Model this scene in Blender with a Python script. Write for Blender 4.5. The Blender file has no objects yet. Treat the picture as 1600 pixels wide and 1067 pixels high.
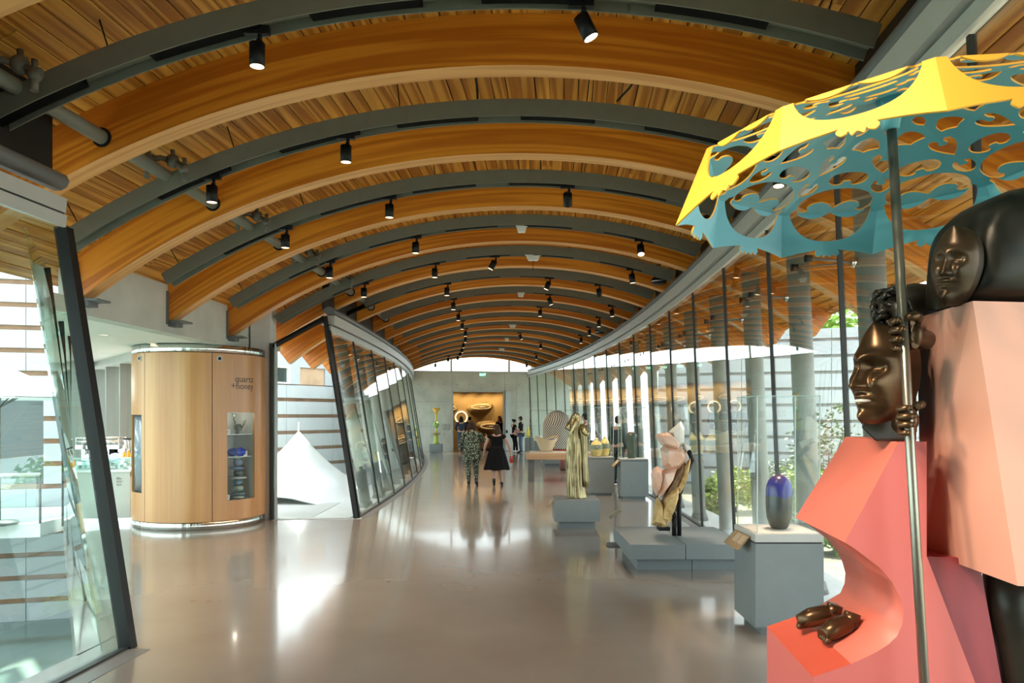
import bpy, bmesh, math, random
from mathutils import Vector, Matrix, noise as mnoise
random.seed(7)
PI = math.pi
sc = bpy.context.scene
COL = sc.collection

# ---------------------------------------------------------------- camera, world, sun, exposure
CAM_H = 1.88
cam_d = bpy.data.cameras.new('camera')
cam_d.lens = 27.0
cam_d.sensor_width = 36.0
cam_d.shift_y = 0.0722
cam_d.clip_end = 300
cam = bpy.data.objects.new('camera', cam_d)
COL.objects.link(cam)
cam.location = (0, 0, CAM_H)
cam.rotation_euler = (PI / 2, 0, 0)
sc.camera = cam

world = bpy.data.worlds.new('sky')
sc.world = world
world.use_nodes = True
wn = world.node_tree
wbg = wn.nodes['Background']
wbg.inputs[0].default_value = (0.90, 0.955, 1.0, 1)
wbg.inputs[1].default_value = 1.0

sun_d = bpy.data.lights.new('sun', 'SUN')
sun_d.energy = 5.0
sun_d.angle = math.radians(3)
sun_d.color = (1.0, 0.94, 0.84)
sun = bpy.data.objects.new('sun', sun_d)
COL.objects.link(sun)
sun.rotation_euler = (math.radians(-32), 0, math.radians(-12))

vs = sc.view_settings
vs.view_transform = 'Standard'
vs.look = 'None'
vs.gamma = 1.0
vs.use_curve_mapping = False
vs.exposure = 2.3
sc.cycles.max_bounces = 10
sc.cycles.diffuse_bounces = 5
sc.cycles.glossy_bounces = 5
sc.cycles.transparent_max_bounces = 40
sc.cycles.transmission_bounces = 6
sc.cycles.caustics_reflective = False
sc.cycles.caustics_refractive = False
sc.cycles.sample_clamp_indirect = 6.0

# ---------------------------------------------------------------- the bridge runs on a long bend to the left
R0 = 131.0
S0 = 17.0
def C(s, u, z=0.0):
    """a point of the curved hall: s along it, u across it (right is +), z up"""
    a = (s - S0) / R0
    return Vector(((R0 + u) * math.cos(a) - R0, S0 + (R0 + u) * math.sin(a), z))
def A(s):
    return (s - S0) / R0
U0, RB, ZB = 0.15, 8.3, CAM_H + 2.9     # vault: axis, soffit radius, apex of the soffit
def arc_z(u, lift=0.0):
    return ZB - RB + math.sqrt(max(0.0, (RB + lift) ** 2 - (u - U0) ** 2))
def at(x, y, Y):
    """a world point from its bearing and distance"""
    return Vector(((x - 800) / 1200 * Y, Y, CAM_H + (649 - y) / 1200 * Y))
def fl(x, y):
    """a point on the floor"""
    Y = 1200 * CAM_H / (y - 649)
    return Vector(((x - 800) / 1200 * Y, Y, 0))

# ---------------------------------------------------------------- mesh helpers
class MB:
    def __init__(self):
        self.v, self.f, self.m, self.uv, self.smooth = [], [], [], {}, []
    def face(self, pts, m=0, uv=None, smooth=False):
        n = len(self.v)
        self.v += [Vector(p) for p in pts]
        if uv: self.uv[len(self.f)] = uv
        self.f.append(list(range(n, n + len(pts)))); self.m.append(m); self.smooth.append(smooth)
    def box(self, lo, hi, m=0, mat=None):
        x0, y0, z0 = lo; x1, y1, z1 = hi
        p = [Vector(q) for q in ((x0,y0,z0),(x1,y0,z0),(x1,y1,z0),(x0,y1,z0),(x0,y0,z1),(x1,y0,z1),(x1,y1,z1),(x0,y1,z1))]
        if mat: p = [mat @ q for q in p]
        self.hexa(p, m)
    def hexa(self, p, m=0, smooth=False):
        n = len(self.v)
        self.v += [Vector(q) for q in p]
        for f in ((0,3,2,1),(4,5,6,7),(0,1,5,4),(1,2,6,5),(2,3,7,6),(3,0,4,7)):
            self.f.append([n + i for i in f]); self.m.append(m); self.smooth.append(smooth)
    def grid(self, rows, m=0, closed_u=False, closed_v=False, smooth=True, cap0=False, cap1=False, uv=None):
        """rows: list of equal-length point lists"""
        n = len(self.v); R = len(rows); K = len(rows[0])
        for r in rows: self.v += [Vector(q) for q in r]
        for i in range(R if closed_v else R - 1):
            for j in range(K if closed_u else K - 1):
                a = n + i * K + j; b = n + i * K + (j + 1) % K
                c = n + ((i + 1) % R) * K + (j + 1) % K; d = n + ((i + 1) % R) * K + j
                if uv: self.uv[len(self.f)] = [uv(i, j), uv(i, j + 1), uv(i + 1, j + 1), uv(i + 1, j)]
                self.f.append([a, b, c, d]); self.m.append(m); self.smooth.append(smooth)
        if cap0: self.f.append([n + j for j in range(K)][::-1]); self.m.append(m); self.smooth.append(False)
        if cap1: self.f.append([n + (R - 1) * K + j for j in range(K)]); self.m.append(m); self.smooth.append(False)
    def tube(self, pts, rad, seg=10, m=0, caps=True, smooth=True, ell=None, up=None):
        pts = [Vector(p) for p in pts]
        if not hasattr(rad, '__len__'): rad = [rad] * len(pts)
        rows = []; prev = None
        for i, p in enumerate(pts):
            d = (pts[min(i + 1, len(pts) - 1)] - pts[max(i - 1, 0)])
            d = d.normalized() if d.length > 1e-9 else Vector((0, 0, 1))
            if prev is None:
                ref = Vector(up) if up else (Vector((0, 0, 1)) if abs(d.z) < 0.9 else Vector((1, 0, 0)))
                x = d.cross(ref).normalized()
            else:
                x = (prev - d * prev.dot(d)).normalized()
            prev = x; y = d.cross(x)
            e = ell if ell else (1, 1)
            rows.append([p + (x * math.cos(2*PI*k/seg) * e[0] + y * math.sin(2*PI*k/seg) * e[1]) * rad[i] for k in range(seg)])
        self.grid(rows, m, closed_u=True, smooth=smooth, cap0=caps, cap1=caps)
    def lathe(self, prof, c=(0,0,0), seg=24, m=0, smooth=True, sx=1, sy=1, cap=True):
        c = Vector(c)
        rows = [[c + Vector((r*sx*math.cos(2*PI*k/seg), r*sy*math.sin(2*PI*k/seg), z)) for k in range(seg)] for r, z in prof]
        self.grid(rows, m, closed_u=True, smooth=smooth, cap0=cap, cap1=cap)
    def ball(self, c, r, seg=12, rings=8, m=0, mat=None):
        c = Vector(c)
        if not hasattr(r, '__len__'): r = (r, r, r)
        rows = []
        for i in range(rings + 1):
            t = PI * i / rings
            t = min(max(t, 0.04), PI - 0.04)
            rows.append([Vector((r[0]*math.sin(t)*math.cos(2*PI*k/seg), r[1]*math.sin(t)*math.sin(2*PI*k/seg), -r[2]*math.cos(t))) for k in range(seg)])
        if mat: rows = [[mat @ q for q in w] for w in rows]
        rows = [[c + q for q in w] for w in rows]
        self.grid(rows, m, closed_u=True, cap0=True, cap1=True)
    def prism(self, poly, z0, z1, m=0, axis='z'):
        n = len(poly)
        def P(p, h):
            return Vector((p[0], p[1], h)) if axis == 'z' else (Vector((p[0], h, p[1])) if axis == 'y' else Vector((h, p[0], p[1])))
        b = len(self.v)
        self.v += [P(p, z0) for p in poly] + [P(p, z1) for p in poly]
        self.f.append([b + i for i in range(n)][::-1]); self.m.append(m); self.smooth.append(False)
        self.f.append([b + n + i for i in range(n)]); self.m.append(m); self.smooth.append(False)
        for i in range(n):
            j = (i + 1) % n
            self.f.append([b+i, b+j, b+n+j, b+n+i]); self.m.append(m); self.smooth.append(False)
    def xf(self, M):
        self.v = [M @ q for q in self.v]; return self
    def mesh(self, name, mats, recalc=True):
        me = bpy.data.meshes.new(name)
        me.from_pydata([tuple(q) for q in self.v], [], self.f)
        mats = mats if isinstance(mats, (list, tuple)) else [mats]
        for q in mats: me.materials.append(q)
        for i, p in enumerate(me.polygons):
            p.material_index = self.m[i]; p.use_smooth = self.smooth[i]
        if self.uv:
            L = me.uv_layers.new(name='UVMap')
            for i, p in enumerate(me.polygons):
                w = self.uv.get(i)
                if w:
                    for k, li in enumerate(p.loop_indices): L.data[li].uv = w[k]
        if recalc:
            bm = bmesh.new(); bm.from_mesh(me)
            bmesh.ops.recalc_face_normals(bm, faces=bm.faces)
            bm.to_mesh(me); bm.free()
        me.update()
        return me

def link(name, me, parent=None, loc=None, rotz=0):
    o = bpy.data.objects.new(name, me)
    COL.objects.link(o)
    if parent is not None: o.parent = parent
    if loc is not None: o.location = loc
    if rotz: o.rotation_euler = (0, 0, rotz)
    return o
def obj(name, mb, mats, parent=None, loc=None, rotz=0, recalc=True):
    return link(name, mb.mesh(name, mats, recalc), parent, loc, rotz)
def tag(o, label=None, cat=None, group=None, kind=None):
    if label: o['label'] = label
    if cat: o['category'] = cat
    if group: o['group'] = group
    if kind: o['kind'] = kind
    return o
def thing(name, label, cat, loc=(0,0,0), rotz=0, group=None):
    o = bpy.data.objects.new(name, None)
    COL.objects.link(o)
    o.empty_display_size = 0.1
    o.location = loc; o.rotation_euler = (0, 0, rotz)
    return tag(o, label, cat, group)
def structure(name, mb=None, mats=None, parent=None, label=None, cat=None):
    o = link(name, mb.mesh(name, mats) if mb else None, parent)
    o['kind'] = 'structure'
    if label: o['label'] = label
    if cat: o['category'] = cat
    return o
def copy_tree(o, parent=None):
    c = o.copy(); COL.objects.link(c)
    if parent is not None: c.parent = parent
    for ch in list(o.children): copy_tree(ch, c)
    return c
def bevel(o, w=0.004, seg=2):
    bm = bmesh.new(); bm.from_mesh(o.data)
    es = [e for e in bm.edges if len(e.link_faces) == 2 and e.calc_face_angle(0) > 0.5]
    bmesh.ops.bevel(bm, geom=es, offset=w, segments=seg, affect='EDGES', profile=0.7)
    bm.to_mesh(o.data); bm.free(); return o
def skin(name, joints, edges, root=0, sub=2):
    """joints: [(xyz, (rx, ry))]; one continuous smooth surface grown over a skeleton"""
    me = bpy.data.meshes.new(name)
    me.from_pydata([j[0] for j in joints], edges, [])
    o = bpy.data.objects.new(name, me); COL.objects.link(o)
    md = o.modifiers.new('skin', 'SKIN'); md.use_smooth_shade = True
    sv = me.skin_vertices[0].data if me.skin_vertices else None
    if sv is None:
        bm = bmesh.new(); bm.from_mesh(me); bm.verts.layers.skin.verify(); bm.to_mesh(me); bm.free()
        sv = me.skin_vertices[0].data
    for i, j in enumerate(joints):
        r = j[1]
        sv[i].radius = (r, r) if not hasattr(r, '__len__') else r
        sv[i].use_root = (i == root)
    ss = o.modifiers.new('sub', 'SUBSURF'); ss.levels = sub; ss.render_levels = sub
    dg = bpy.context.evaluated_depsgraph_get()
    out = bpy.data.meshes.new_from_object(o.evaluated_get(dg))
    bpy.data.objects.remove(o); bpy.data.meshes.remove(me)
    for p in out.polygons: p.use_smooth = True
    return out

# ---------------------------------------------------------------- materials
def mat(name, col, rough=0.5, metal=0.0, spec=0.5, var=0.0, scale=8.0, bump=0.0, bscale=60.0, emit=None, es=0.0, coat=0.0):
    m = bpy.data.materials.new(name); m.use_nodes = True
    nt = m.node_tree; b = nt.nodes['Principled BSDF']
    b.inputs['Base Color'].default_value = (*col, 1)
    b.inputs['Roughness'].default_value = rough
    b.inputs['Metallic'].default_value = metal
    b.inputs['Specular IOR Level'].default_value = spec
    if coat: b.inputs['Coat Weight'].default_value = coat
    if emit:
        b.inputs['Emission Color'].default_value = (*emit, 1); b.inputs['Emission Strength'].default_value = es
    tc = nt.nodes.new('ShaderNodeTexCoord')
    if var:
        n = nt.nodes.new('ShaderNodeTexNoise'); n.inputs['Scale'].default_value = scale; n.inputs['Detail'].default_value = 5
        nt.links.new(tc.outputs['Object'], n.inputs['Vector'])
        r = nt.nodes.new('ShaderNodeMapRange'); r.inputs[1].default_value = 0.3; r.inputs[2].default_value = 0.7
        r.inputs[3].default_value = 1 - var; r.inputs[4].default_value = 1 + var
        nt.links.new(n.outputs['Fac'], r.inputs[0])
        x = nt.nodes.new('ShaderNodeMix'); x.data_type = 'RGBA'; x.blend_type = 'MULTIPLY'; x.inputs[0].default_value = 1
        x.inputs[6].default_value = (*col, 1)
        nt.links.new(r.outputs[0], x.inputs[7]); nt.links.new(x.outputs[2], b.inputs['Base Color'])
    if bump:
        n2 = nt.nodes.new('ShaderNodeTexNoise'); n2.inputs['Scale'].default_value = bscale; n2.inputs['Detail'].default_value = 4
        nt.links.new(tc.outputs['Object'], n2.inputs['Vector'])
        bp = nt.nodes.new('ShaderNodeBump'); bp.inputs['Strength'].default_value = bump; bp.inputs['Distance'].default_value = 0.02
        nt.links.new(n2.outputs['Fac'], bp.inputs['Height']); nt.links.new(bp.outputs[0], b.inputs['Normal'])
    return m

def wood(name, c_dark, c_light, along=0.6, across=22.0, rings=1.2, rough=0.45, contrast=1.0, coord='UV'):
    """grain along the first texture axis, with broad cathedral figure"""
    m = bpy.data.materials.new(name); m.use_nodes = True
    nt = m.node_tree; b = nt.nodes['Principled BSDF']; L = nt.links.new
    tc = nt.nodes.new('ShaderNodeTexCoord')
    oi = nt.nodes.new('ShaderNodeObjectInfo')
    sh = nt.nodes.new('ShaderNodeVectorMath'); sh.operation = 'MULTIPLY_ADD'
    cr = nt.nodes.new('ShaderNodeCombineXYZ')
    for i in range(3): L(oi.outputs['Random'], cr.inputs[i])
    sh.inputs[1].default_value = (37, 19, 53)
    L(cr.outputs[0], sh.inputs[0]); L(tc.outputs[coord], sh.inputs[2])
    mp = nt.nodes.new('ShaderNodeMapping'); mp.inputs['Scale'].default_value = (along, across, across)
    L(sh.outputs[0], mp.inputs['Vector'])
    big = nt.nodes.new('ShaderNodeTexNoise'); big.inputs['Scale'].default_value = 0.35; big.inputs['Detail'].default_value = 1
    L(mp.outputs[0], big.inputs['Vector'])
    mul = nt.nodes.new('ShaderNodeMath'); mul.operation = 'MULTIPLY'; mul.inputs[1].default_value = 60 * rings
    L(big.outputs['Fac'], mul.inputs[0])
    sn = nt.nodes.new('ShaderNodeMath'); sn.operation = 'SINE'; L(mul.outputs[0], sn.inputs[0])
    fine = nt.nodes.new('ShaderNodeTexNoise'); fine.inputs['Scale'].default_value = 4.0; fine.inputs['Detail'].default_value = 6
    L(mp.outputs[0], fine.inputs['Vector'])
    mr = nt.nodes.new('ShaderNodeMapRange'); mr.inputs[1].default_value = -1; mr.inputs[2].default_value = 1
    mr.inputs[3].default_value = 0.0; mr.inputs[4].default_value = 0.55 * contrast
    L(sn.outputs[0], mr.inputs[0])
    ad = nt.nodes.new('ShaderNodeMath'); ad.operation = 'MULTIPLY_ADD'; ad.inputs[1].default_value = 0.6
    L(fine.outputs['Fac'], ad.inputs[0]); L(mr.outputs[0], ad.inputs[2])
    ra = nt.nodes.new('ShaderNodeMath'); ra.operation = 'MULTIPLY_ADD'; ra.inputs[1].default_value = 0.3; 
    L(oi.outputs['Random'], ra.inputs[0]); L(ad.outputs[0], ra.inputs[2])
    cp = nt.nodes.new('ShaderNodeValToRGB')
    cp.color_ramp.elements[0].position = 0.25; cp.color_ramp.elements[0].color = (*c_light, 1)
    cp.color_ramp.elements[1].position = 1.0; cp.color_ramp.elements[1].color = (*c_dark, 1)
    L(ra.outputs[0], cp.inputs[0]); L(cp.outputs[0], b.inputs['Base Color'])
    b.inputs['Roughness'].default_value = rough
    return m

def glass(name, tint=(0.90, 0.96, 0.94), ior=1.5, rough=0.0, boost=1.0):
    m = bpy.data.materials.new(name); m.use_nodes = True
    nt = m.node_tree; nt.nodes.remove(nt.nodes['Principled BSDF'])
    out = nt.nodes['Material Output']
    fr = nt.nodes.new('ShaderNodeFresnel'); fr.inputs[0].default_value = ior
    # one sheet: entering and leaving face reflect alike
    ge = nt.nodes.new('ShaderNodeNewGeometry')
    iv = nt.nodes.new('ShaderNodeMix'); iv.data_type = 'FLOAT'
    iv.inputs[2].default_value = ior; iv.inputs[3].default_value = 1 / ior
    tr = nt.nodes.new('ShaderNodeBsdfTransparent'); tr.inputs[0].default_value = (*tint, 1)
    gl = nt.nodes.new('ShaderNodeBsdfGlossy'); gl.inputs['Roughness'].default_value = rough
    gl.inputs['Color'].default_value = (0.95, 1.0, 0.98, 1)
    mx = nt.nodes.new('ShaderNodeMixShader')
    nt.links.new(ge.outputs['Backfacing'], iv.inputs[0]); nt.links.new(iv.outputs[0], fr.inputs[0])
    if boost != 1.0:
        mu = nt.nodes.new('ShaderNodeMath'); mu.operation = 'MULTIPLY'; mu.inputs[1].default_value = boost; mu.use_clamp = True
        nt.links.new(fr.outputs[0], mu.inputs[0]); nt.links.new(mu.outputs[0], mx.inputs[0])
    else:
        nt.links.new(fr.outputs[0], mx.inputs[0])
    nt.links.new(tr.outputs[0], mx.inputs[1]); nt.links.new(gl.outputs[0], mx.inputs[2])
    nt.links.new(mx.outputs[0], out.inputs[0])
    return m

W_BEAM = wood('glulam', (0.44, 0.115, 0.005), (0.74, 0.275, 0.024), along=0.55, across=20, rings=0.45, rough=0.4, contrast=1.0)
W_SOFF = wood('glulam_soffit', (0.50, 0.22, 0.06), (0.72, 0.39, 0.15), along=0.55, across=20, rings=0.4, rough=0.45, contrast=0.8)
W_DECK = wood('pine_deck', (0.33, 0.11, 0.010), (0.70, 0.335, 0.06), along=0.4, across=11, rings=0.75, rough=0.45, contrast=1.1)
W_OAK = wood('maple_veneer', (0.45, 0.205, 0.07), (0.61, 0.325, 0.13), along=0.25, across=7, rings=0.25, rough=0.3, contrast=0.7, coord='UV')
W_TABLE = wood('pale_oak', (0.45, 0.27, 0.14), (0.62, 0.42, 0.25), along=1.0, across=14, rings=0.3, rough=0.4, contrast=0.5, coord='Object')
GREY_CH = mat('channel_paint', (0.135, 0.13, 0.10), 0.5, var=0.05)
GREY_RAIL = mat('rail_paint', (0.13, 0.135, 0.135), 0.5)
GREY_HEAD = mat('header_paint', (0.44, 0.45, 0.43), 0.4, var=0.03)
BLACK = mat('black_metal', (0.006, 0.006, 0.007), 0.5, spec=0.25)
FRAME = mat('dark_frame', (0.010, 0.010, 0.010), 0.45, spec=0.25)
SEAL = mat('dark_seal', (0.02, 0.022, 0.02), 0.5)
TRACK = mat('track_black', (0.003, 0.003, 0.003), 0.7, spec=0.05)
PIPE = mat('grey_green_pipe', (0.14, 0.145, 0.12), 0.45)
VALVE = mat('iron_valve', (0.09, 0.08, 0.06), 0.55, var=0.2)
GLASS = glass('window_glass', (0.93, 0.97, 0.955))
GLASS_GREEN = glass('green_glass', (0.88, 0.965, 0.94))
GLASS_CASE = glass('case_glass', (0.99, 0.997, 0.994), ior=1.16)
CASE_EDGE = mat('case_edge', (0.45, 0.62, 0.58), 0.2)
CONC = mat('concrete', (0.50, 0.51, 0.465), 0.75, var=0.13, scale=1.6, bump=0.05, bscale=25)
CONC_DARK = mat('column_concrete', (0.26, 0.28, 0.26), 0.6, var=0.12, scale=2.0)
PLASTER = mat('white_plaster', (0.74, 0.73, 0.69), 0.6, var=0.03)
STEEL = mat('brushed_steel', (0.72, 0.72, 0.70), 0.16, metal=1.0, bump=0.02, bscale=8)
CHROME = mat('chrome', (0.8, 0.8, 0.8), 0.12, metal=1.0)
PLINTH = mat('plinth_paint', (0.17, 0.20, 0.205), 0.45, var=0.03)
PLINTH_TOP = mat('pale_deck_board', (0.62, 0.58, 0.52), 0.5)
WHITE = mat('white_enamel', (0.75, 0.75, 0.72), 0.4)
LEDGE = mat('pale_ledge', (0.62, 0.64, 0.63), 0.6, var=0.06, scale=3)
FACADE = mat('white_facade', (0.43, 0.455, 0.475), 0.7, var=0.06, scale=0.8)
FAC_WOOD = mat('facade_wood', (0.24, 0.125, 0.07), 0.6, var=0.2, scale=2)
FAC_GREY = mat('facade_recess', (0.25, 0.235, 0.225), 0.7, var=0.25, scale=2)
TERRACE = mat('terrace', (0.50, 0.50, 0.48), 0.8, var=0.08, scale=0.7)
GROUT = mat('dark_joint', (0.05, 0.04, 0.03), 0.8)
LAMP = mat('lit_lamp', (1, 0.8, 0.6), 0.5, emit=(1.0, 0.66, 0.40), es=0.55)
LAMP_HOT = mat('bright_lamp', (1, 0.9, 0.7), 0.5, emit=(1.0, 0.85, 0.6), es=5.0)
# ================================================================ FLOOR
def floor_mat():
    m = bpy.data.materials.new('polished_concrete'); m.use_nodes = True
    nt = m.node_tree; b = nt.nodes['Principled BSDF']; L = nt.links.new
    tc = nt.nodes.new('ShaderNodeTexCoord')
    n = nt.nodes.new('ShaderNodeTexNoise'); n.inputs['Scale'].default_value = 0.7; n.inputs['Detail'].default_value = 8
    L(tc.outputs['Object'], n.inputs['Vector'])
    cp = nt.nodes.new('ShaderNodeValToRGB')
    cp.color_ramp.elements[0].position = 0.3; cp.color_ramp.elements[0].color = (0.22, 0.192, 0.165, 1)
    cp.color_ramp.elements[1].position = 0.7; cp.color_ramp.elements[1].color = (0.27, 0.24, 0.208, 1)
    L(n.outputs['Fac'], cp.inputs[0]); L(cp.outputs[0], b.inputs['Base Color'])
    n2 = nt.nodes.new('ShaderNodeTexNoise'); n2.inputs['Scale'].default_value = 3; n2.inputs['Detail'].default_value = 3
    L(tc.outputs['Object'], n2.inputs['Vector'])
    mr = nt.nodes.new('ShaderNodeMapRange'); mr.inputs[3].default_value = 0.13; mr.inputs[4].default_value = 0.22
    L(n2.outputs['Fac'], mr.inputs[0]); L(mr.outputs[0], b.inputs['Roughness'])
    bp = nt.nodes.new('ShaderNodeBump'); bp.inputs['Strength'].default_value = 0.012; bp.inputs['Distance'].default_value = 0.02
    n3 = nt.nodes.new('ShaderNodeTexNoise'); n3.inputs['Scale'].default_value = 1.6; n3.inputs['Detail'].default_value = 1
    L(tc.outputs['Object'], n3.inputs['Vector']); L(n3.outputs['Fac'], bp.inputs['Height']); L(bp.outputs[0], b.inputs['Normal'])
    b.inputs['Specular IOR Level'].default_value = 0.7
    b.inputs['Coat Weight'].default_value = 0.3
    b.inputs['Coat Roughness'].default_value = 0.06
    return m
FLOOR = floor_mat()
S_A, S_B = -6.0, 40.6            # hall from behind the camera to the end wall
SILL = mat('grey_sill', (0.16, 0.16, 0.155), 0.4)
mb = MB()
ss = [S_A + (S_B - S_A) * i / 40 for i in range(41)]
mb.grid([[C(s, -2.95, 0), C(s, 3.35, 0)] for s in ss], smooth=False)
mb.grid([[C(s, -2.95, -0.3), C(s, 3.35, -0.3)] for s in ss], smooth=False)
# lobby in front of the cafe
LOBBY = [(C(6.0, -2.95).x, 6.0), (-7.62, 13.05), (-10.0, 18.1), (-6.75, 14.25), (-4.5, 14.2)] + [tuple(C(s, -2.95).xy) for s in ss[::-1] if 6.0 < s < 14.5]
mb.prism(LOBBY, -0.3, 0.0)
floor = structure('floor', mb, FLOOR)
def strip(name, s0, s1, u0, u1, z0, z1, m, parent, n=12):
    mb = MB()
    rows = [[C(s, u0, z0), C(s, u1, z0), C(s, u1, z1), C(s, u0, z1)] for s in [s0 + (s1 - s0) * i / n for i in range(n + 1)]]
    mb.grid(rows, closed_u=True, smooth=False, cap0=True, cap1=True)
    return obj(name, mb, m, parent)
strip('sill_strip', 14.0, S_B, -2.87, -2.62, 0, 0.004, SILL, floor, 16)
strip('sill_strip', -6, 5.95, -2.75, -2.45, 0, 0.004, SILL, floor, 8)
strip('sill_strip', -6, S_B, 3.1, 3.26, 0, 0.004, SILL, floor, 24)
mb = MB(); mb.hexa([Vector((-4.35, 13.8, 0)), Vector((-2.75, 13.95, 0)), Vector((-2.75, 14.12, 0)), Vector((-4.35, 13.98, 0)),
                    Vector((-4.35, 13.8, 0.005)), Vector((-2.75, 13.95, 0.005)), Vector((-2.75, 14.12, 0.005)), Vector((-4.35, 13.98, 0.005))])
obj('door_sill', mb, LEDGE, floor)

# ================================================================ CEILING: arched beams under a plank deck
BEAM_S0, BEAM_DS, BEAM_W, BEAM_D = 6.37, 2.13, 0.22, 0.43
BEAMS = [BEAM_S0 + BEAM_DS * k for k in range(-6, 16)]
UL, UR = -4.95, 5.05
def ang(u): return math.asin((u - U0) / RB)
def vault(s, th, r):
    return C(s, U0 + r * math.sin(th), ZB - RB + r * math.cos(th))
ceiling = structure('ceiling')
def arc_bar(s0, s1, ua, ub, r0, r1, n=40, mb=None, m=0, r0b=None):
    """a bar bent along the vault"""
    mb = mb or MB()
    ta, tb = ang(ua), ang(ub)
    rows, q = [], []
    for i in range(n + 1):
        th = ta + (tb - ta) * i / n
        rows.append([vault(s0, th, r0), vault(s1, th, r0), vault(s1, th, r1), vault(s0, th, r1)])
    base = len(mb.v)
    L = (tb - ta) * RB / n
    vv = [0, s1 - s0, s1 - s0 + r1 - r0, 2 * (s1 - s0) + r1 - r0, 2 * (s1 - s0 + r1 - r0)]
    mb.grid(rows, m, closed_u=True, smooth=False, cap0=True, cap1=True, uv=lambda i, j: (i * L, vv[j]))
    return mb
for k, s in enumerate(BEAMS):
    left = UL if (s > 14.2 or s < 6.0) else -4.72
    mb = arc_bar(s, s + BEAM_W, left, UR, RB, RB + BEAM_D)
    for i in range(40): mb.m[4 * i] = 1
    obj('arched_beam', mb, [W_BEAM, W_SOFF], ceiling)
# steel shoes under the beam ends at the concrete fascia
for s in BEAMS:
    if 6.5 < s < 14:
        mb = MB()
        z = arc_z(-4.7)
        for (u0, u1, z0, z1, ds) in ((-4.74, -4.70, z - 0.05, z + 0.42, 0.0), (-4.70, -4.47, z - 0.02, z + 0.005, 0.02), (-4.72, -4.6, z - 0.075, z - 0.02, 0.06)):
            a, b_ = s - 0.05 + ds, s + BEAM_W + 0.05 - ds
            p = [C(a, u0, z0), C(a, u1, z0), C(b_, u1, z0), C(b_, u0, z0), C(a, u0, z1), C(a, u1, z1), C(b_, u1, z1), C(b_, u0, z1)]
            mb.hexa(p)
        obj('beam_shoe', mb, GREY_RAIL, ceiling)
# deck planks run along the hall
PW = 0.145
RD = RB + BEAM_D
ta, tb = ang(-4.9), ang(5.05)
NPL = int((tb - ta) * RD / PW)
def plank(mb, s0, s1, i, seg):
    t0 = ta + (tb - ta) * i / NPL + 0.004 / RD
    t1 = ta + (tb - ta) * (i + 1) / NPL - 0.004 / RD
    e = 0.006 / RD
    rows = []
    for k in range(seg + 1):
        s = s0 + (s1 - s0) * k / seg
        rows.append([vault(s, t0, RD + 0.02), vault(s, t0, RD + 0.004), vault(s, t0 + e, RD), vault(s, t1 - e, RD), vault(s, t1, RD + 0.004), vault(s, t1, RD + 0.02)])
    vv = [-0.02, 0, 0.006, 0.139, 0.145, 0.165]
    mb.grid(rows, smooth=False, uv=lambda a, b: (s0 + (s1 - s0) * a / seg, vv[b] + i * 0.37))
for i in range(NPL):
    cut = 5.0 + random.uniform(-1.9, 1.9)
    end = 11.0 + random.uniform(-1.5, 1.5)
    for s0, s1 in ((1.9, cut), (cut + 0.004, end)):
        mb = MB(); plank(mb, s0, s1, i, 3); obj('plank', mb, W_DECK, ceiling, recalc=False)
    if i == 0: rest = MB(); 
    plank(rest, end + 0.004, S_B + 0.3, i, 14)
    plank(rest, S_A - 0.3, 1.896, i, 3)
o = obj('plank_run', rest, W_DECK, ceiling, recalc=False); o['kind'] = 'stuff'
mb = MB()
for r in (RD + 0.021, RD + 0.2):
    mb.grid([[vault(s, ta + (tb - ta) * j / 24, r) for j in range(25)] for s in [S_A - 0.3 + (S_B + 0.6 - S_A) * i / 20 for i in range(21)]], smooth=True)
obj('deck_backing', mb, GROUT, ceiling)

# ================================================================ GLAZED SIDES
LEAN_L, LEAN_R = 0.55, 0.16
ZL, ZR = CAM_H + 1.56, CAM_H + 2.05
def glazed(name, stations, ub, ut, zb, zt, gm, dark_ends=(False, False), thick=0.012):
    w = structure(name)
    for a, b_ in zip(stations[:-1], stations[1:]):
        mb = MB(); g = 0.012
        p = []
        for z, u in ((zb, ub), (zt, ut)):
            p += [C(a + g, u, z), C(b_ - g, u, z), C(b_ - g, u + thick, z), C(a + g, u + thick, z)]
        mb.hexa(p)
        obj('pane', mb, gm, w)
    for i, s in enumerate(stations):
        wd = 0.045 if ((i == 0 and dark_ends[0]) or (i == len(stations) - 1 and dark_ends[1])) else 0.016
        dp = 0.10 if wd > 0.03 else 0.03
        mb = MB(); p = []
        for z, u in ((zb, ub), (zt, ut)):
            p += [C(s - wd, u - dp / 2, z), C(s + wd, u - dp / 2, z), C(s + wd, u + dp / 2 + 0.01, z), C(s - wd, u + dp / 2 + 0.01, z)]
        mb.hexa(p)
        obj('mullion', mb, FRAME if wd > 0.03 else SEAL, w)
    mb = MB(); n = max(2, int((stations[-1] - stations[0]) / 2))
    mb.grid([[C(s, ub - 0.02, zb - 0.04), C(s, ub + 0.035, zb - 0.04), C(s, ub + 0.035, zb + 0.02), C(s, ub - 0.02, zb + 0.02)]
             for s in [stations[0] + (stations[-1] - stations[0]) * i / n for i in range(n + 1)]], closed_u=True, smooth=False, cap0=True, cap1=True)
    obj('bottom_channel', mb, SEAL, w)
    return w
st_far = [14.0 + 2.145 * i for i in range(12)] + [S_B]
window_1 = glazed('window_1', st_far, -2.8, -2.8 - LEAN_L, 0, ZL, GLASS, (True, False))
st_right = [10.84 - 2.14 * 8 + 2.14 * i for i in range(22)] + [S_B]
window_2 = glazed('window_2', st_right, 3.25, 3.25 - LEAN_R, 0, ZR, GLASS)
st_near = [-5.0, -1.6, 5.98]
window_3 = glazed('window_3', st_near, -2.66, -2.66 - LEAN_L, 0, CAM_H + 1.53, GLASS_GREEN, (False, True))
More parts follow.
